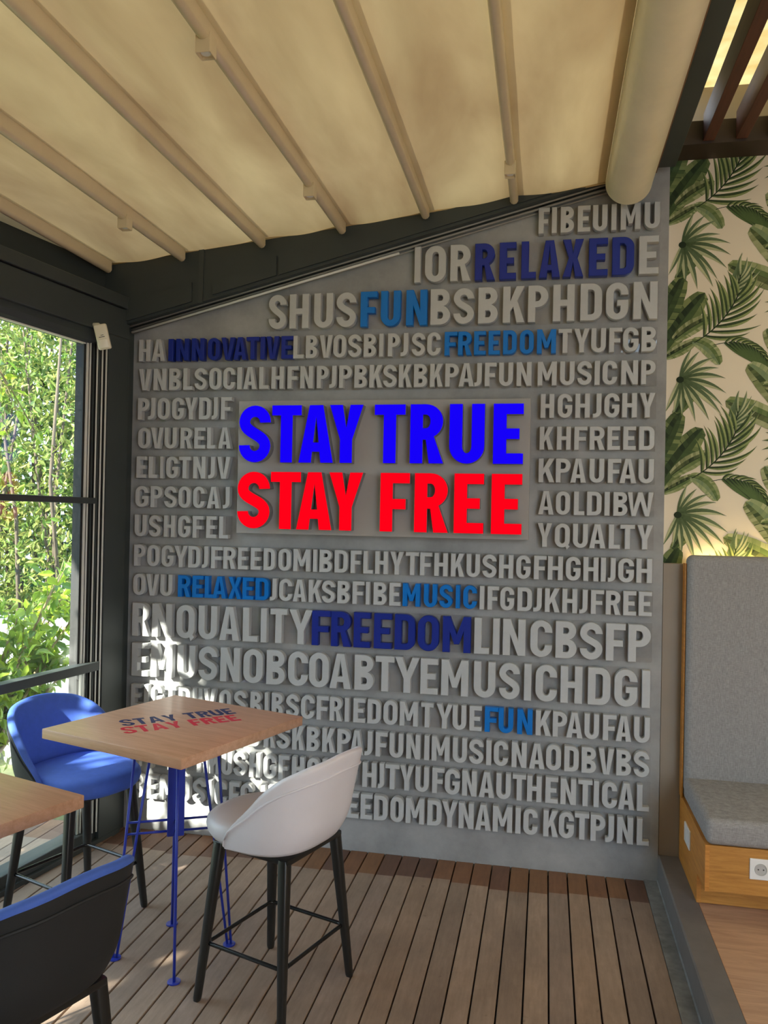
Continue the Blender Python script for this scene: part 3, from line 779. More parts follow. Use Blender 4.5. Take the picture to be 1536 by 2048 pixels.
# dark steel beam, timber slats and rear canvas over the indoor side
struct(bx('trim_9', M['trimwood'], None, .458, .474, -1.6, 3.93, 3.33, 3.55))
struct(bx('steel_beam', M['beam'], None, .482, .562, -1.6, 3.96, 3.365, 3.84, bev=.004))
struct(bx('trim_10', M['crossbeam'], None, .50, 3.2, 3.93, PY-.002, 3.452, 3.56))
sl_lab = ['dark red ceiling slat right beside the dark steel beam', 'second dark red ceiling slat from the steel beam', 'third dark red ceiling slat from the steel beam', 'fourth dark red ceiling slat from the steel beam, at the picture edge']
sme = None
for k in range(8):
    x = .700+.142*k
    if sme is None:
        bm = bmesh.new(); abox(bm, -.025, .025, -1.6, 3.925, 0, .125, bev=.002)
        o = from_bm('ceiling_slat', bm, M['slat']); sme = o.data
    else: o = link('ceiling_slat', sme)
    o.location = (x, 0, 3.462)
    tag(o, sl_lab[k] if k < 4 else 'dark red ceiling slat beyond the picture edge', 'slat', 'timber slats of the ceiling')
bm = bmesh.new()
gx = [.55+i*.1 for i in range(30)]
r2 = [[bm.verts.new((x, -1.6+j*.5, 3.80)) for x in gx] for j in range(13)]
for a, b in zip(r2, r2[1:]):
    for k in range(len(a)-1): bm.faces.new((a[k], a[k+1], b[k+1], b[k]))
struct(from_bm('ceiling_indoor', bm, M['awning2']))
bm = bmesh.new()
for y in (3.1, 2.2, 1.3, .4): abox(bm, .56, 3.2, y-.03, y+.03, 3.74, 3.80)
struct(from_bm('trim_11', bm, M['trimwood']))
struct(bx('wall_rear_sun_block', M['fill'], None, -3.4, 1.5, -1.95, -1.82, -.05, 3.7))  # unseen wall added to hold back sun and sky light from behind
struct(bx('wall_right', M['fill'], None, 3.2, 3.3, -1.8, 4.2, 0, 3.9))

# ------------------------------------------------------------------ rows of raised letters on clear strips
# bottom, top, letters, left:right edges in mm along the wall
ROWS = [
    (3.093, 3.219, 'FIBE UIMU',
     [-64, -11, -1, 23, 41, 105, 121, 181, 192, 260, 278, 302, 321, 412, 430, 500]),
    (2.878, 3.059, 'IOR RELAXED E',
     [-671, -640, -618, -513, -491, -391, -369, -272, -249, -168, -143, -72, -58, 42, 54, 152, 177, 265, 285, 386, 408, 498]),
    (2.664, 2.842, 'SHUS FUN BSBK PHDGN',
     [-1433, -1338, -1320, -1217, -1189, -1088, -1070, -967, -944, -858, -839, -738, -709, -603, -586, -487, -471, -369, -349, -252, -228, -124, -107, -10, 12, 114, 141, 242, 260, 363, 386, 496]),
    (2.510, 2.627, 'HA INNOVATIVE LBVOS BIPJSC FREEDOM TYU FGB',
     [-2161, -2096, -2085, -2010, -1991, -1963, -1947, -1875, -1858, -1787, -1767, -1699, -1691, -1617, -1623, -1550, -1552, -1483, -1475, -1450, -1443, -1374, -1361, -1297, -1296, -1239, -1229, -1167, -1156, -1086, -1083, -1015, -1005, -936, -924, -860, -844, -822, -799, -738, -734, -695, -677, -609, -599, -531, -512, -448, -445, -378, -366, -308, -295, -239, -224, -158, -143, -76, -61, 30, 41, 104, 114, 187, 195, 263, 278, 338, 342, 413, 426, 493]),
    (2.354, 2.470, 'VNBL SOCIAL HFNP JPBK SKBK PAJ FUN MUSIC NP',
     [-2159, -2087, -2073, -2000, -1983, -1917, -1902, -1850, -1837, -1769, -1755, -1687, -1677, -1611, -1599, -1573, -1565, -1493, -1478, -1427, -1411, -1344, -1324, -1265, -1256, -1187, -1167, -1104, -1101, -1064, -1049, -982, -969, -904, -891, -824, -820, -751, -740, -675, -663, -596, -582, -518, -506, -438, -439, -363, -362, -325, -310, -253, -241, -173, -156, -84, -55, 36, 51, 120, 132, 201, 213, 238, 250, 318, 336, 413, 427, 493]),
    (2.197, 2.314, 'PJOG YDJF HGH JGHY',
     [-2160, -2094, -2102, -2060, -2046, -1976, -1963, -1895, -1890, -1818, -1809, -1742, -1738, -1703, -1686, -1625, -38, 27, 43, 112, 126, 194, 208, 248, 261, 331, 343, 411, 423, 494]),
    (2.043, 2.155, 'OVU RELA KH FREED',
     [-2155, -2085, -2081, -2008, -2002, -1933, -1911, -1845, -1832, -1770, -1760, -1713, -1698, -1626, -40, 25, 42, 108, 124, 186, 196, 265, 278, 337, 351, 409, 423, 493]),
    (1.885, 2.001, 'ELIG TNJV KPA UFAU',
     [-2161, -2104, -2090, -2040, -2024, -2007, -1989, -1921, -1916, -1850, -1835, -1765, -1750, -1712, -1701, -1626, -42, 33, 40, 110, 109, 182, 198, 266, 283, 344, 337, 414, 424, 493]),
    (1.729, 1.843, 'GPSO CAJ AOL DIBW',
     [-2163, -2089, -2075, -2008, -1996, -1926, -1915, -1846, -1832, -1766, -1753, -1682, -1665, -1626, -41, 33, 43, 110, 128, 178, 189, 257, 270, 294, 311, 376, 376, 493]),
    (1.572, 1.688, 'USH GFEL YQU ALTY',
     [-2164, -2096, -2081, -2012, -1995, -1931, -1914, -1845, -1831, -1770, -1754, -1697, -1682, -1631, -42, 28, 41, 112, 126, 196, 202, 278, 293, 345, 345, 412, 422, 493]),
    (1.414, 1.529, 'POG YDJ FREEDOM IBD FLHY TFHK USHG FHGH IJGH',
     [-2164, -2098, -2087, -2017, -2005, -1935, -1933, -1855, -1852, -1784, -1775, -1739, -1723, -1658, -1655, -1587, -1574, -1520, -1504, -1448, -1433, -1370, -1353, -1285, -1272, -1182, -1167, -1146, -1133, -1066, -1053, -984, -969, -913, -903, -853, -842, -776, -765, -696, -686, -619, -613, -553, -542, -475, -459, -393, -382, -316, -304, -235, -223, -154, -140, -71, -55, 5, 11, 82, 96, 165, 178, 248, 259, 282, 292, 327, 339, 411, 422, 493]),
    (1.258, 1.373, 'OVU RELAXED JCAKS BFIBE MUSIC IFGD JKHJ FREE',
     [-2165, -2095, -2091, -2016, -2008, -1939, -1907, -1837, -1825, -1764, -1755, -1708, -1711, -1635, -1624, -1551, -1545, -1484, -1474, -1402, -1395, -1359, -1345, -1275, -1271, -1200, -1187, -1117, -1117, -1048, -1035, -971, -956, -895, -887, -867, -847, -780, -766, -709, -698, -610, -591, -525, -513, -448, -432, -411, -395, -328, -314, -292, -276, -221, -214, -147, -131, -61, -55, -15, 0, 70, 82, 152, 162, 200, 216, 276, 285, 352, 365, 424, 435, 495]),
    (1.040, 1.217, 'RN QUALITY FREEDOM LINC BSFP',
     [-2166, -2068, -2051, -1936, -1911, -1807, -1786, -1681, -1669, -1558, -1539, -1457, -1441, -1408, -1390, -1298, -1287, -1162, -1166, -1066, -1064, -961, -946, -860, -841, -750, -735, -631, -618, -512, -493, -354, -337, -264, -246, -214, -198, -89, -66, 38, 54, 153, 168, 273, 289, 378, 391, 493]),
    (0.826, 1.003, 'EMUS NOBC OABT YEMUSIC HDGI',
     [-2164, -2068, -2053, -1928, -1900, -1799, -1781, -1675, -1659, -1550, -1531, -1425, -1405, -1304, -1288, -1182, -1176, -1071, -1067, -955, -937, -837, -829, -732, -730, -605, -600, -513, -496, -362, -335, -230, -212, -112, -92, -57, -37, 65, 81, 183, 209, 313, 331, 436, 457, 493]),
    (0.661, 0.782, 'EIG TDN VOSB IBSC FRIEDOM TYUE FUN KPA UFAU',
     [-2163, -2106, -2088, -2062, -2048, -1982, -1968, -1903, -1890, -1824, -1810, -1754, -1750, -1679, -1660, -1595, -1580, -1511, -1489, -1429, -1411, -1390, -1373, -1311, -1295, -1226, -1215, -1144, -1132, -1068, -1063, -998, -984, -961, -939, -878, -866, -798, -784, -713, -701, -609, -594, -531, -516, -436, -436, -369, -353, -293, -278, -213, -211, -140, -121, -48, -33, 39, 48, 116, 112, 188, 196, 264, 282, 344, 342, 412, 424, 496]),
    (0.499, 0.621, 'VL HFNP JP BKSK BKP AJ FUN I MUSIC NAOD BVBS',
     [-2164, -2096, -2080, -2023, -2007, -1932, -1916, -1849, -1833, -1753, -1738, -1663, -1647, -1603, -1587, -1513, -1497, -1432, -1412, -1348, -1343, -1272, -1259, -1195, -1181, -1115, -1099, -1033, -1020, -951, -952, -884, -878, -838, -821, -760, -750, -680, -665, -594, -574, -549, -537, -448, -432, -362, -352, -281, -268, -243, -231, -162, -145, -73, -61, 13, 19, 90, 105, 173, 186, 254, 264, 336, 346, 414, 425, 497]),
    (0.340, 0.464, 'HY TFHK USHG FHGHI GHJ TYU FGN AUTHENTICAL',
     [-2163, -2107, -2089, -1994, -1975, -1889, -1871, -1796, -1778, -1718, -1708, -1647, -1641, -1582, -1575, -1505, -1488, -1426, -1411, -1341, -1329, -1272, -1257, -1190, -1176, -1109, -1096, -1033, -1019, -1000, -987, -916, -886, -814, -806, -774, -769, -696, -694, -624, -616, -548, -531, -471, -468, -394, -383, -311, -300, -226, -216, -146, -138, -73, -68, 1, 19, 79, 90, 163, 172, 239, 245, 269, 283, 353, 357, 432, 443, 498]),
    (0.179, 0.304, 'BE MUSIC FGHLFU FREEDOM DYNAMIC KGTP JNL',
     [-2143, -2077, -2059, -1999, -1986, -1893, -1879, -1815, -1799, -1728, -1714, -1692, -1676, -1608, -1596, -1537, -1533, -1463, -1423, -1357, -1340, -1289, -1273, -1213, -1199, -1133, -1119, -1060, -1046, -980, -966, -902, -892, -832, -823, -753, -739, -672, -661, -568, -552, -481, -480, -402, -397, -323, -315, -239, -230, -136, -121, -96, -83, -15, 12, 81, 85, 156, 159, 227, 233, 302, 301, 341, 355, 428, 445, 500]),
]
PAINT = {1: [(3, 10, 'navy')], 2: [(4, 7, 'azure')], 3: [(2, 12, 'navy'), (23, 30, 'azure')], 11: [(3, 10, 'azure'), (20, 25, 'azure')],
         12: [(9, 16, 'navy')], 14: [(25, 28, 'azure')]}
SPLIT = {5: 8, 6: 7, 7: 8, 8: 7, 9: 7}
WHERE = {0: 'top row of raised grey letters reading FIBEUIMU, under the rounded case',
         1: 'raised letter row with navy RELAXED between grey IOR and E, second from the top',
         2: 'raised letter row with sky-blue FUN between grey SHUS and BSBKPHDGN',
         3: 'raised letter row with navy INNOVATIVE and sky-blue FREEDOM, above the VNBLSOCIAL row',
         4: 'all-grey raised letter row VNBLSOCIAL to MUSICNP, directly above the glowing sign',
         10: 'all-grey raised letter row starting POGYDJFREEDOM, directly below the glowing sign',
         11: 'raised letter row with sky-blue RELAXED and sky-blue MUSIC, second below the sign',
         12: 'large raised letter row with navy FREEDOM after grey RNQUALITY',
         13: 'large all-grey raised letter row EMUSNOBCOABTYEMUSICHDGI',
         14: 'raised letter row with sky-blue FUN near its right end, behind the tabletop corner',
         15: 'all-grey raised letter row ending FUNIMUSICNAODBVBS',
         16: 'all-grey raised letter row ending GNAUTHENTICAL, second from the bottom',
         17: 'lowest raised grey letter row, ending DYNAMICKGTPJNL, just above the deck'}
SIDE = {(5, 0): 'short grey letter row PJOGYDJF, topmost left of the glowing sign', (5, 1): 'short grey letter row HGHJGHY, topmost right of the glowing sign',
        (6, 0): 'short grey letter row OVURELA left of the glowing sign', (6, 1): 'short grey letter row KHFREED right of the glowing sign',
        (7, 0): 'short grey letter row ELIGTNJV left of the glowing sign', (7, 1): 'short grey letter row KPAUFAU right of the glowing sign',
        (8, 0): 'short grey letter row GPSOCAJ left of the glowing sign', (8, 1): 'short grey letter row AOLDIBW right of the glowing sign',
        (9, 0): 'short grey letter row USHGFEL, lowest left of the glowing sign', (9, 1): 'short grey letter row YQUALTY, lowest right of the glowing sign'}
YFRONT = 3.988; THICK = .037
def letter_row(zb, zt, chars, spans, paint, label):
    x0, x1 = spans[0][0], spans[-1][1]; h = zt-zb
    t = thing('letter_row', label, 'letter row', (x0, WY, zb), 0, 'raised letter rows on the grey wall')
    bm = bmesh.new(); abox(bm, -.004, x1-x0+.008, -.0048, -.0002, -.004, h+.004)
    from_bm('clear_strip', bm, M['acrylic'], t)
    for k, (ch, (a, b)) in enumerate(zip(chars, spans)):
        col = 'letter'
        for (p0, p1, c) in paint:
            if p0 <= k < p1: col = c
        me = letter_mesh(ch, b-a, h, THICK, .0018)
        o = link('letter', me, M[col], t, (a-x0, YFRONT+THICK/2-WY, 0))
        if col != 'letter': o['label'] = {'navy': 'navy blue letter', 'azure': 'sky-blue letter'}[col]
for i, (zb, zt, chars, sp) in enumerate(ROWS):
    chars = chars.replace(' ', ''); spans = [(sp[2*k]/1000, sp[2*k+1]/1000) for k in range(len(chars))]
    pa = PAINT.get(i, [])
    if i in SPLIT:
        n = SPLIT[i]
        letter_row(zb, zt, chars[:n], spans[:n], [], SIDE[(i, 0)]); letter_row(zb, zt, chars[n:], spans[n:], [], SIDE[(i, 1)])
    else: letter_row(zb, zt, chars, spans, pa, WHERE[i])

# ------------------------------------------------------------------ glowing sign on its own panel
SX, SZ = -1.574, 1.604
t = thing('lit_sign', 'glowing sign of blue STAY TRUE over red STAY FREE on raised grey panel', 'sign', (SX, WY, SZ))
bm = bmesh.new(); abox(bm, 0, 1.490, -.070, -.0003, 0, .684, bev=.0025)
from_bm('back_panel', bm, M['signpanel'], t)
BLUE = [('S', -1.546, -1.378), ('T', -1.371, -1.216), ('A', -1.228, -1.050), ('Y', -1.069, -.898), ('T', -.840, -.686), ('R', -.661, -.500), ('U', -.468, -.299), ('E', -.257, -.115)]
RED = [('S', -1.548, -1.375), ('T', -1.371, -1.213), ('A', -1.233, -1.050), ('Y', -1.065, -.893), ('F', -.804, -.658), ('R', -.633, -.471), ('E', -.439, -.297), ('E', -.260, -.116)]
for line, zb, zt, gm, nm in ((BLUE, 1.967, 2.2555, 'blueglow', 'blue'), (RED, 1.631, 1.919, 'redglow', 'red')):
    for ch, a, b in line:
        h = zt-zb
        me = letter_mesh(ch, b-a, h, .056, .001, s=.215, t=.175)
        o = link('letter', me, M['signside'], t, (a-SX, -.100, zb-SZ)); o['label'] = 'glowing %s letter' % nm
        me = letter_mesh(ch, b-a, h, 0, 0, s=.215, t=.175)
        f = link('lit_face', me, M[gm], o, (0, -.0286, 0))

# ------------------------------------------------------------------ motion sensor on the window head
o_ = WM @ Vector((.01, -.285, 2.628))
t = thing('motion_sensor', 'small cream motion sensor tilted downwards at the window top corner', 'motion sensor', o_, 0)
bm = bmesh.new()
rot = Matrix.Rotation(math.radians(-38), 4, 'Z') @ Matrix.Rotation(math.radians(14), 4, 'X')
mt = Matrix.Translation((.052, -.020, -.055)) @ Matrix.Rotation(math.radians(22), 4, 'Z') @ Matrix.Rotation(math.radians(-13), 4, 'Y') @ Matrix.Rotation(math.radians(10), 4, 'X')
abox(bm, -.031, .031, -.018, .016, -.066, .058, bev=.008, seg=3, mtx=mt); from_bm('body', bm, M['sensor'], t, angle=.7)
bm = bmesh.new(); abox(bm, -.021, .021, -.0225, -.0165, -.059, -.016, bev=.003, mtx=mt); from_bm('lens_window', bm, M['sensorlens'], t, angle=.7)
bm = bmesh.new(); abox(bm, -.016, .012, -.0190, -.0178, -.006, -.003, mtx=mt); abox(bm, -.006, .008, -.0190, -.0178, .003, .0055, mtx=mt); from_bm('marking_slot', bm, M['dark'], t)
bm = bmesh.new(); tube(bm, [(-.008, 0, .008), (.018, -.006, .006), (.045, -.014, -.012)], .010, 12)
cyl(bm, (.012, -.003, -.002), .016, .014, 16, .003); from_bm('bracket', bm, M['sensor'], t, angle=.7)

# ------------------------------------------------------------------ bench with tall upholstered back
t = thing('bench', 'oak bench with grey seat cushion and tall grey back, under the leafy wallpaper', 'bench', (.653, 3.41, .125))
L_ = 1.6
def bb(name, m, x0, x1, y0, y1, z0, z1, bev=0., seg=3, ang=.6):
    bm = bmesh.new(); abox(bm, x0-.653, x1-.653, y0-3.41, y1-3.41, z0-.125, z1-.125, bev=bev, seg=seg)
    return from_bm(name, bm, M[m], t, angle=ang if bev else None)
bm = bmesh.new()
prism(bm, [(.0, .122), (.0, .303), (.62, .303), (.62, 0), (.165, 0), (.165, .122)], 'x', 0.004, L_)
from_bm('base', bm, M['oakfront'], t)
bm = bmesh.new()
prism(bm, [(-.002, .120), (-.002, .303), (.62, .303), (.62, 0), (.163, 0), (.163, .120)], 'x', -.012, .004)
from_bm('side_panel', bm, M['oak'], t)
bm = bmesh.new(); prism(bm, [(.560, .30), (.56, 1.388), (.62, 1.388), (.62, .30)], 'x', -.016, -.009); from_bm('back_edge_strip', bm, M['oak'], t)
bb('seat_cushion', 'greyfabric', .644, .653+L_, 3.400, 3.965, .428, .533, bev=.026, seg=4)
bb('back_cushion', 'greyfabric', .646, .653+L_, 3.925, 4.032, .45, 1.553, bev=.030, seg=4)
def socket(x, y, z, face):
    bm = bmesh.new()
    if face == 'front': abox(bm, x, x+.081, -.007, 0, z, z+.081, bev=.002)
    else: abox(bm, -.019, -.012, y, y+.131, z, z+.084, bev=.002)
    p = from_bm('power_socket', bm, M['white'], t)
    if face == 'front':
        bm = bmesh.new()
        seg = 24; cx, cz = x+.0405, z+.0405
        rings = []
        for (r, d) in ((.0235, -.0069), (.0228, -.0105), (.0205, -.0105), (.0190, -.0073), (0.0, -.0073)):
            rings.append([bm.verts.new((cx+r*math.cos(2*PI*k/seg), d, cz+r*math.sin(2*PI*k/seg))) for k in range(seg)] if r else [bm.verts.new((cx, d, cz))])
        for A, B in zip(rings, rings[1:]):
            for k in range(seg):
                if len(B) == 1: bm.faces.new((A[k], A[(k+1) % seg], B[0]))
                else: bm.faces.new((A[k], A[(k+1) % seg], B[(k+1) % seg], B[k]))
        from_bm('socket_well', bm, M['socketgrey'], p)
        bm = bmesh.new()
        for dx in (-.0095, .0095):
            prism(bm, [(cx+dx+.0028*math.cos(a*PI/5), cz+.0028*math.sin(a*PI/5)) for a in range(10)], 'y', -.0084, -.0072)
        from_bm('pin_hole', bm, M['dark'], p)
    else:
        bm = bmesh.new()
        for k in (0, 1): abox(bm, -.0205, -.019, y+.012+.056*k, y+.063+.056*k, z+.014, z+.070, bev=.001)
        from_bm('rocker', bm, M['white'], p)
socket(.806-.653, 0, .312-.125, 'front')
socket(0, .318, .150, 'side')
bx('led_strip', M['led'], None, .70, 2.2, 4.060, 4.072, 1.520, 1.525)
tag(bpy.data.objects['led_strip'], 'warm light strip hidden behind the tall grey bench back', 'light strip')

# ------------------------------------------------------------------ high tables
TH = .888
def table(loc, rz, label):
    t = thing('high_table', label, 'table', (loc[0], loc[1], 0), rz, 'high tables')
    h = .347
    bm = bmesh.new(); abox(bm, -h, h, -h, h, TH-.037, TH, bev=.003, seg=2); from_bm('tabletop', bm, M['tabletop'], t, angle=.6)
    bm = bmesh.new(); abox(bm, -.09, .09, -.09, .09, TH-.044, TH-.0371); from_bm('mounting_plate', bm, M['bluesteel'], t)
    # centre column: two channels back to back, seen with a ridge between them
    bm = bmesh.new()
    r45 = Matrix.Rotation(PI/4, 4, 'Z')
    abox(bm, -.032, -.004, -.018, .018, .452, TH-.044, mtx=r45, bev=.002); abox(bm, .004, .032, -.018, .018, .452, TH-.044, mtx=r45, bev=.002); abox(bm, -.006, .006, -.010, .010, .456, TH-.044, mtx=r45)
    from_bm('column', bm, M['bluesteel'], t)
    for q in range(4):
        a = PI/4+q*PI/2; cx, cy = math.cos(a), math.sin(a)
        bm = bmesh.new()
        tube(bm, [(cx*.150, cy*.150, TH-.0372), (cx*.222, cy*.222, .004)], .0052, 8)
        tube(bm, [(cx*.088, cy*.088, TH-.0372), (cx*.208, cy*.208, .004)], .0052, 8)
        lg = from_bm('leg', bm, M['bluesteel'], t, smooth=True)
        bm = bmesh.new(); cyl(bm, (cx*.215, cy*.215, 0), .024, .006, 24, .001); from_bm('foot_disc', bm, M['bluesteel'], lg, angle=.5)
        for z in (.468, .512):
            ro = .150+.072*(TH-.0372-z)/(TH-.04)
            bm = bmesh.new(); tube(bm, [(cx*.02, cy*.02, z), (cx*ro, cy*ro, z)], .0048, 8); from_bm('cross_bar', bm, M['bluesteel'], t, smooth=True)
    return t
TA = math.radians(-18)
TC = (-1.390, 2.934)
tb = table(TC, TA, 'high oak table with printed blue and red lettering on blue wire legs')
inv = Matrix.Rotation(-TA, 4, 'Z')
def print_line(word, p, ang, wtot, h, m, nm):
    """flat lettering on the tabletop; p is the world point of its lower left corner"""
    bm = bmesh.new()
    wid = {'S': .62, 'T': .6, 'A': .72, 'Y': .68, ' ': .30, 'R': .62, 'U': .62, 'E': .54, 'F': .53}
    tot = sum(wid[c] for c in word)+.07*(len(word)-1)
    k = wtot/tot; x = 0
    for c in word:
        if c != ' ':
            me = letter_mesh(c, wid[c]*k, h, 0, 0, s=.215*k/h*1.0, t=.20, upright=False)
            me.transform(Matrix.Translation((x, 0, 0))); bm.from_mesh(me); bpy.data.meshes.remove(me)
        x += (wid[c]+.07)*k
    R = Matrix.Rotation(ang, 4, 'Z')
    for v in bm.verts:
        q = R @ v.co
        w = Vector((q.x+p[0]-TC[0], q.y+p[1]-TC[1], 0)); w = inv @ w
        v.co = Vector((w.x, w.y, TH+.0004))
    for f in bm.faces:
        f.normal_update()
        if f.normal.z < 0: f.normal_flip()
    me = bpy.data.meshes.new(nm); bm.to_mesh(me); bm.free()
    o = link(nm, me, M[m], tb); return o
A_ = math.radians(42.3)
print_line('STAY TRUE', (-1.558, 2.823), A_, .452, .098, 'inknavy', 'printed_lettering')['label'] = 'navy printed STAY TRUE'
print_line('STAY FREE', (-1.498, 2.726), A_, .452, .098, 'inkred', 'printed_lettering')['label'] = 'red printed STAY FREE'
t2 = dup(tb, (TC[0]-.330, TC[1]-1.045, 0), TA, 'plain oak table at the lower left edge, beside the nearest blue stool')
for ch in list(t2.children):
    if ch.name.startswith('printed_lettering'): bpy.data.objects.remove(ch)

# ------------------------------------------------------------------ upholstered counter stools (front towards +x)
def sgnpow(v, e): return math.copysign(abs(v)**e, v)
def plan(th, a, af, b, n=2.7):
    """rounded-square outline; th measured from the back (-x)"""
    c, s = math.cos(th), math.sin(th)
    x = -sgnpow(c, 2/n)*(a if c > 0 else af); y = sgnpow(s, 2/n)*b
    return x, y
def stool(label, loc, rz, fab, outer, rim, pipe):
    t = thing('counter_stool', label, 'stool', (loc[0], loc[1], 0), rz, 'counter stools at the high tables')
    BA_ = .222
    # seat cushion
    bm = bmesh.new(); rings = []
    nseg = 48
    for (k, z) in ((.84, .552), (.925, .557), (.975, .575), (1.0, .598), (.985, .615), (.94, .627), (.84, .634), (.6, .639), (.3, .641)):
        rings.append([bm.verts.new((*[q*k for q in plan(2*PI*i/nseg-PI, .185, .256, .208)], z)) for i in range(nseg)])
    for A, B in zip(rings, rings[1:]):
        for i in range(nseg): bm.faces.new((A[i], A[(i+1) % nseg], B[(i+1) % nseg], B[i]))
    bm.faces.new(rings[-1]); bm.faces.new(rings[0][::-1])
    for f in bm.faces:
        if max(v.co.z for v in f.verts) < .6155: f.material_index = 1
    st_ = from_bm('seat', bm, M[fab], t, smooth=True); st_.data.materials.append(M[outer])
    # shell: outer skin, rolled rim, inner skin
    NU = 44; T0 = math.radians(104)
    TAB = [(0, .560), (.08, .640), (.18, .712), (.32, .785), (.48, .835), (.7, .872), (1, .895)]
    def top(u):           # rim height along the shell, |u|=1 at the two front ends
        s = 1-abs(u)
        for (s0, z0), (s1, z1) in zip(TAB, TAB[1:]):
            if s <= s1: return z0+(z1-z0)*(s-s0)/(s1-s0)
        return .895
    def prof(u):
        """points from the outer foot over the rim to the inner foot"""
        th = u*T0; zt = (top(u-.04)+top(u)+top(u+.04))/3 if abs(u) < .95 else top(u); zb = .545+.010*abs(u)**2
        H = max(zt-zb, .012); out = []; fl = .052*max(0, math.cos(th))+.026
        for k in range(11):
            f = k/10
            z = zb+H*.955*f; g = max(0, z-.55)/.345
            ex = -.045*(1-min(1, (z-.543)/.12))**2+fl*g**1.25*.9
            x, y = plan(th, BA_+ex, BA_+ex*.3, .236+ex*.55)
            out.append((x, y, z))
        # rim
        g = max(0, zt-.55)/.345
        ex = fl*g**1.25*.9
        th_ = .034
        for a in (35, 70, 110, 150):
            ar = math.radians(a); d = th_/2*(1-math.cos(ar)); dz = H*.045*0+min(.016, H*.3)*math.sin(ar)
            x, y = plan(th, BA_+ex-d, BA_+ex*.3-d, .236+ex*.55-d)
            out.append((x, y, zt-min(.016, H*.3)+dz))
        for k in range(8):
            f = 1-k/7; zi = min(zt-.018, .615)
            z = zi+(zt-min(.016, H*.3)-.004-zi)*f
            g = max(0, (z-.55)/.345); ex = fl*g**1.25*.9
            x, y = plan(th, BA_+ex-th_, BA_+ex*.3-th_, .236+ex*.55-th_)
            out.append((x, y, z))
        return out
    us = [-1+2*i/NU for i in range(NU+1)]
    P_ = [prof(u) for u in us]
    bm = bmesh.new()
    G = [[bm.verts.new(p) for p in row] for row in P_]
    nprof = len(P_[0])
    for a, b in zip(G, G[1:]):
        for k in range(nprof-1):
            f = bm.faces.new((a[k], a[k+1], b[k+1], b[k])); f.smooth = True
            f.material_index = 0 if k < 10 else 1
        bm.faces.new((a[-1], a[0], b[0], b[-1])).material_index = 0
    bm.faces.new(G[0]).material_index = 1; bm.faces.new(G[-1][::-1]).material_index = 1
    bmesh.ops.recalc_face_normals(bm, faces=bm.faces)
    me = bpy.data.meshes.new('backrest'); bm.to_mesh(me); bm.free()
    o = bpy.data.objects.new('backrest', me); C.objects.link(o); o.parent = t
    me.materials.append(M[outer]); me.materials.append(M[rim])
    for p in me.polygons: p.use_smooth = True
    md = o.modifiers.new('s', 'SUBSURF'); md.levels = 1; md.render_levels = 1
    # piping just under the rim, running down the front ends
    bm = bmesh.new(); pts = []
    for i, u in enumerate(us):
        if abs(u) > .985: continue
        p = P_[i]; q = Vector(p[9]); q2 = Vector(p[8]); w = q.lerp(q2, .4)
        n = Vector((w.x, w.y, 0)).normalized(); pts.append(w+n*.0015)
    e0 = Vector(pts[0]); e1 = Vector(pts[-1])
    tube(bm, pts, .0042, 8); from_bm('piping', bm, M[pipe], o, smooth=True)
    # under-seat board, legs, foot ring
    bm = bmesh.new(); abox(bm, -.165, .165, -.165, .165, .528, .550, bev=.006); from_bm('seat_board', bm, M['blackleg'], t, angle=.6)
    foot = {}
    for sx in (1, -1):
        for sy in (1, -1):
            bm = bmesh.new()
            a = Vector((sx*.142, sy*.150, .545)); b = Vector((sx*.184, sy*.206, 0.0))
            prev = None
            for f in (0, .02, .5, .98, 1):
                c = a.lerp(b, f); r = .0205-.0075*f-(.002 if f in (0, 1) else 0)
                ring = [bm.verts.new((c.x+r*sgnpow(math.cos(2*PI*k/16), .62), c.y+r*sgnpow(math.sin(2*PI*k/16), .62), c.z)) for k in range(16)]
                if prev:
                    for k in range(16): bm.faces.new((prev[k], prev[(k+1) % 16], ring[(k+1) % 16], ring[k]))
                else: bm.faces.new(ring)
                prev = ring
            bm.faces.new(prev[::-1])
            from_bm('leg', bm, M['blackleg'], t, angle=.7)
    z = .196; f = (.545-z)/.545
    lx, ly = .142+.042*f-.004, .150+.056*f-.004
    pts = []
    for (cx, cy, a0) in ((lx-.02, ly-.02, 0), (-lx+.02, ly-.02, 90), (-lx+.02, -ly+.02, 180), (lx-.02, -ly+.02, 270)):
        for k in range(6):
            an = math.radians(a0+90*k/5); pts.append((cx+.02*math.cos(an), cy+.02*math.sin(an), z))
    bm = bmesh.new(); tube(bm, pts, .0072, 10, closed=True); from_bm('foot_ring', bm, M['blackmetal'], t, smooth=True)
    return t
stool('white leatherette counter stool in the middle, to the right of the lettered table', (-.925, 2.795), PI-math.radians(19), 'leatherette', 'leatherette', 'leatherette', 'leatherette')
s2 = stool('blue counter stool facing the camera, between the window and the lettered table', (-1.915, 3.108), math.radians(-20), 'blue', 'blackfab', 'blue', 'blackfab')
dup(s2, (-1.255, 1.745, 0), PI-math.radians(20), 'blue and black counter stool nearest the camera, seen from behind at lower left')

# ------------------------------------------------------------------ outside: ground, low wall, hedge, shrubs, added sun-blocking trees
struct(bx('ground', M['ground'], None, -16, -2.62, -9, 16, -.25, -.12))
struct(bx('garden_wall', M['gardenwall'], None, -4.6, -2.9, 5.15, 5.4, -.12, .92, bev=.01))

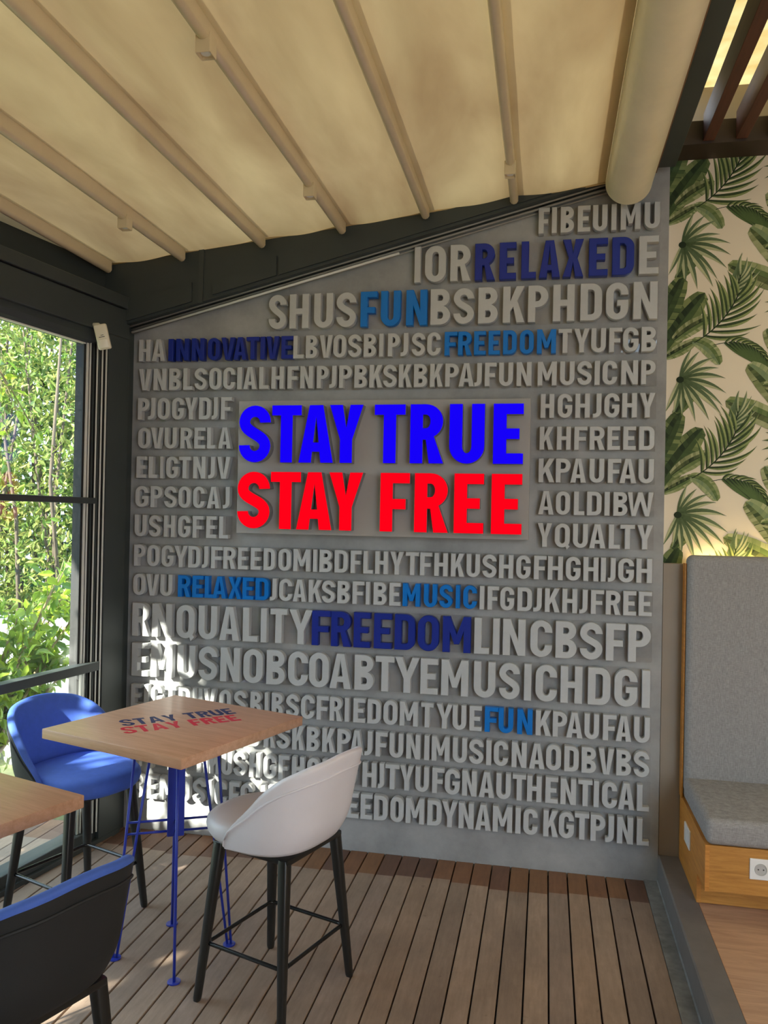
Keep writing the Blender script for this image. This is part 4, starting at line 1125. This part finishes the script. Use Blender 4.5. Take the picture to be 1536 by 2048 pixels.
class Leaves:
    def __init__(s): s.v = []; s.f = []; s.c = []
    def leaf(s, p, d, nrm, ln, wd, col):
        d = d.normalized(); sd = d.cross(nrm)
        if sd.length < 1e-4: sd = d.cross(Vector((1, 0, .3)))
        sd.normalize(); n = sd.cross(d)
        i = len(s.v)
        fold = n*(wd*.16); q = [p, p+d*ln*.33+sd*wd*.46+fold, p+d*ln*.68+sd*wd*.38+fold, p+d*ln-n*ln*.10, p+d*ln*.68-sd*wd*.38+fold, p+d*ln*.33-sd*wd*.46+fold, p+d*ln*.36, p+d*ln*.7-n*ln*.02]
        s.v += [tuple(x) for x in q]
        for f in ((0, 6, 1), (1, 6, 7, 2), (2, 7, 3), (0, 5, 6), (5, 4, 7, 6), (4, 3, 7)): s.f.append(tuple(i+k for k in f)); s.c.append(col)
    def build(s, name, parent=None, m='leaf'):
        me = bpy.data.meshes.new(name); me.from_pydata(s.v, [], s.f); me.update(); colour_attr(me, s.c)
        return link(name, me, M[m], parent)
LR = random.Random(11)
def rdir(r, up=.0):
    while True:
        v = Vector((r.uniform(-1, 1), r.uniform(-1, 1), r.uniform(-1, 1)))
        if .05 < v.length < 1: break
    v.normalize(); v.z += up; return v.normalized()
def lcol(r, a, b, lo=.75, hi=1.15):
    t = r.random(); k = r.uniform(lo, hi); return tuple(q*k for q in mixc(a, b, t))
YG = srgb(170, 190, 60); GR = srgb(96, 130, 50); OL = srgb(150, 150, 84); DG = srgb(60, 92, 48)

def hedge(name, label, cat, x0, x1, y0, y1, z0, z1, n, ln, ca, cb, stems):
    t = thing(name, label, cat, ((x0+x1)/2, (y0+y1)/2, -.12))
    lv = Leaves(); o = Vector(t.location)
    for _ in range(n):
        p = Vector((LR.uniform(x0, x1), LR.uniform(y0, y1), LR.uniform(z0, z1)))
        k = .5+.5*math.sin(p.x*3.1+p.z*2.3)*math.sin(p.y*2.7-p.z*1.9)
        if LR.random() > .42+.6*k: continue
        d = rdir(LR, -.35); lv.leaf(p-o, d, rdir(LR, .6), ln*LR.uniform(.7, 1.3), ln*.42*LR.uniform(.8, 1.2), lcol(LR, ca, cb))
    tag(lv.build('foliage', t), kind='stuff')
    bm = bmesh.new()
    for k in range(stems):
        a = Vector((LR.uniform(x0, x1), LR.uniform(y0, y1), -.12)); b = a+Vector((LR.uniform(-.5, .5), LR.uniform(-.4, .4), z1*LR.uniform(.75, 1)))
        mid = a.lerp(b, .5)+Vector((LR.uniform(-.12, .12), LR.uniform(-.12, .12), 0))
        tube(bm, [a-o, mid-o, b-o], .016, 6, radii=[.024, .016, .006])
    from_bm('stems', bm, M['bark'], t, smooth=True)
hedge('hedge', 'tall dense hedge filling the view through the window', 'hedge', -7.6, -3.5, 6.2, 8.6, -.1, 4.4, 52000, .078, OL, GR, 40)

hedge('hedge', 'darker hedge standing behind the tall dense hedge outside', 'hedge', -10.5, -4.6, 8.9, 9.9, -.1, 7.0, 12000, .26, DG, GR, 12)

def shrub(label, base, tips, r, ln, per, ca, cb, name='shrub', cat='shrub', rad=.018):
    """stems from base to each tip, leaves along the outer part of every stem"""
    t = thing(name, label, cat, base)
    o = Vector(base); lv = Leaves(); bm = bmesh.new()
    for tip in tips:
        tip = Vector(tip); mid = o.lerp(tip, .55)+Vector((LR.uniform(-.1, .1), LR.uniform(-.1, .1), .12))
        pts = [Vector(bez3(o, mid, tip, k/8))-o for k in range(9)]
        tube(bm, pts, .01, 6, radii=[rad*(1-.82*k/8) for k in range(9)])
        for k in range(per):
            f = .35+.65*LR.random()**.8; i = min(7, int(f*8)); p = pts[i].lerp(pts[i+1], f*8-i)
            p = p+rdir(LR)*r*LR.random()
            tube(bm, [pts[i], p], .002, 3, cap=False) if k % 4 == 0 else None
            lv.leaf(p, rdir(LR, -.55), rdir(LR, .8), ln*LR.uniform(.75, 1.25), ln*.52*LR.uniform(.85, 1.15), lcol(LR, ca, cb))
    tag(lv.build('foliage', t), kind='stuff'); from_bm('stems', bm, M['twig'], t, smooth=True)
def bez3(a, b, c, t): return a*(1-t)**2+b*2*t*(1-t)+c*t*t
shrub('leafy yellow-green shrub close outside the window, behind the far blue stool', (-3.25, 3.95, -.12),
      [(-3.15+LR.uniform(-.38, .42), 4.05+LR.uniform(-.35, .55), LR.uniform(.5, 1.35)) for _ in range(44)], .13, .085, 60, YG, GR)
shrub('drooping green branches hanging in the upper part of the window', (-3.75, 3.75, 3.7),
      [(-2.92+LR.uniform(-.25, .12), 4.05+LR.uniform(-.25, .3), LR.uniform(1.75, 2.5)) for _ in range(9)], .10, .080, 26, GR, YG, 'hanging_branch', 'branch', .010)

# unseen trees added beside the terrace, leaves placed to block sun around the patches
def sees_sun(p):
    """is p on the way of the sun to one of the bright patches on wall and deck"""
    d = SUN_DIR
    k = (WY-p.y)/d.y; w = p+d*k
    if -2.4 < w.x < -.7 and .02 < w.z < 1.5:
        return w.z < 1.20-(w.x+2.153)*1.02+.04 and w.x < -1.12
    g = p+d*(-p.z/d.z)
    for (ax, ay, bx_, by, r) in GAPS:
        vx, vy = bx_-ax, by-ay; q = max(0, min(1, ((g.x-ax)*vx+(g.y-ay)*vy)/(vx*vx+vy*vy+1e-9)))
        if math.hypot(g.x-ax-q*vx, g.y-ay-q*vy) < r: return True
    return False
GAPS = [(-1.60, 2.45, -1.24, 3.02, .07), (-1.22, 3.30, -1.05, 3.36, .05), (-1.02, 3.16, -.98, 3.2, .04), (-1.80, 3.62, -1.5, 3.70, .08), (-1.37, 3.66, -1.30, 3.70, .05)]
CROWNS = [((-3.95, .9, 2.2), (.95, 1.12, 2.3)), ((-4.25, -1.65, 2.2), (1.1, 1.25, 2.4)), ((-4.5, -4.5, 2.4), (1.2, 1.35, 2.6))]
EXTRA = [[], [], []]
for layer in range(3):                  # the crowns close in front of the window except where the deck and wall are sunlit
    for i in range(64):
        for j in range(31):
            s = -5.6+.085*(i+LR.random()); z = .02+.085*(j+LR.random())
            p = P0+U*s+Vector((0, 0, z))
            best = None
            for k, (c, r) in enumerate(CROWNS):
                for q in range(14):
                    tt = .9+q*.36+LR.uniform(0, .3); w = p-SUN_DIR*tt
                    e = math.sqrt(sum(((w[a]-c[a])/r[a])**2 for a in range(3)))
                    if best is None or e < best[0]: best = (e+LR.uniform(0, .25), w, k)
            EXTRA[best[2]].append(best[1])
def big_tree(k, label, base, n, ln, ca, cb):
    top, rad = CROWNS[k]
    t = thing('sun_block_tree', label, 'tree', base, 0, 'unseen trees added to block the sun')
    o = Vector(base); lv = Leaves(); bm = bmesh.new()
    c = Vector(top)
    tube(bm, [Vector((0, 0, 0)), (c-o)*.5+Vector((.1, -.05, 0)), (c-o)*.9], .09, 10, radii=[.13, .10, .04])
    for q in range(9):
        e = (c-o)+Vector((rdir(LR).x*rad[0]*.7, rdir(LR).y*rad[1]*.7, rdir(LR).z*rad[2]*.6)); tube(bm, [(c-o)*.45, (c-o)*.45+(e-(c-o)*.45)*.5+Vector((0, 0, .1)), e], .02, 6, radii=[.045, .025, .008])
    from_bm('trunk', bm, M['bark'], t, smooth=True)
    for _ in range(n):
        v = rdir(LR)*(LR.random()**.35); p = c+Vector((v.x*rad[0], v.y*rad[1], v.z*rad[2]))
        if p.z < -.05: continue
        d = rdir(LR, -.2)
        if (sees_sun(p+d*ln*.5) or sees_sun(p)) and LR.random() > .05: continue
        lv.leaf(p-o, d, rdir(LR, .4), ln*LR.uniform(.8, 1.25), ln*.6, lcol(LR, ca, cb))
    for p in EXTRA[k]:
        d = rdir(LR, -.3); d = (d-SUN_DIR*d.dot(SUN_DIR)).normalized(); d2 = d.cross(SUN_DIR)
        if any(sees_sun(p+q) for q in (d*.08, d*-.08, d2*.05, d2*-.05, d*0)) and LR.random() > .025: continue
        lv.leaf(p-d*ln*.5-o, d, -SUN_DIR, ln*LR.uniform(.9, 1.15), ln*.62, lcol(LR, ca, cb))
    tag(lv.build('foliage', t), kind='stuff')
big_tree(0, 'unseen tree added to block the sun, level with the lettered table', (-4.3, 1.0, -.12), 3600, .16, GR, DG)
big_tree(1, 'unseen tree added to block the sun, level with the camera', (-4.6, -1.6, -.12), 3600, .17, GR, DG)
big_tree(2, 'unseen tree added to block the sun, behind the camera', (-4.8, -4.4, -.12), 3000, .19, GR, DG)
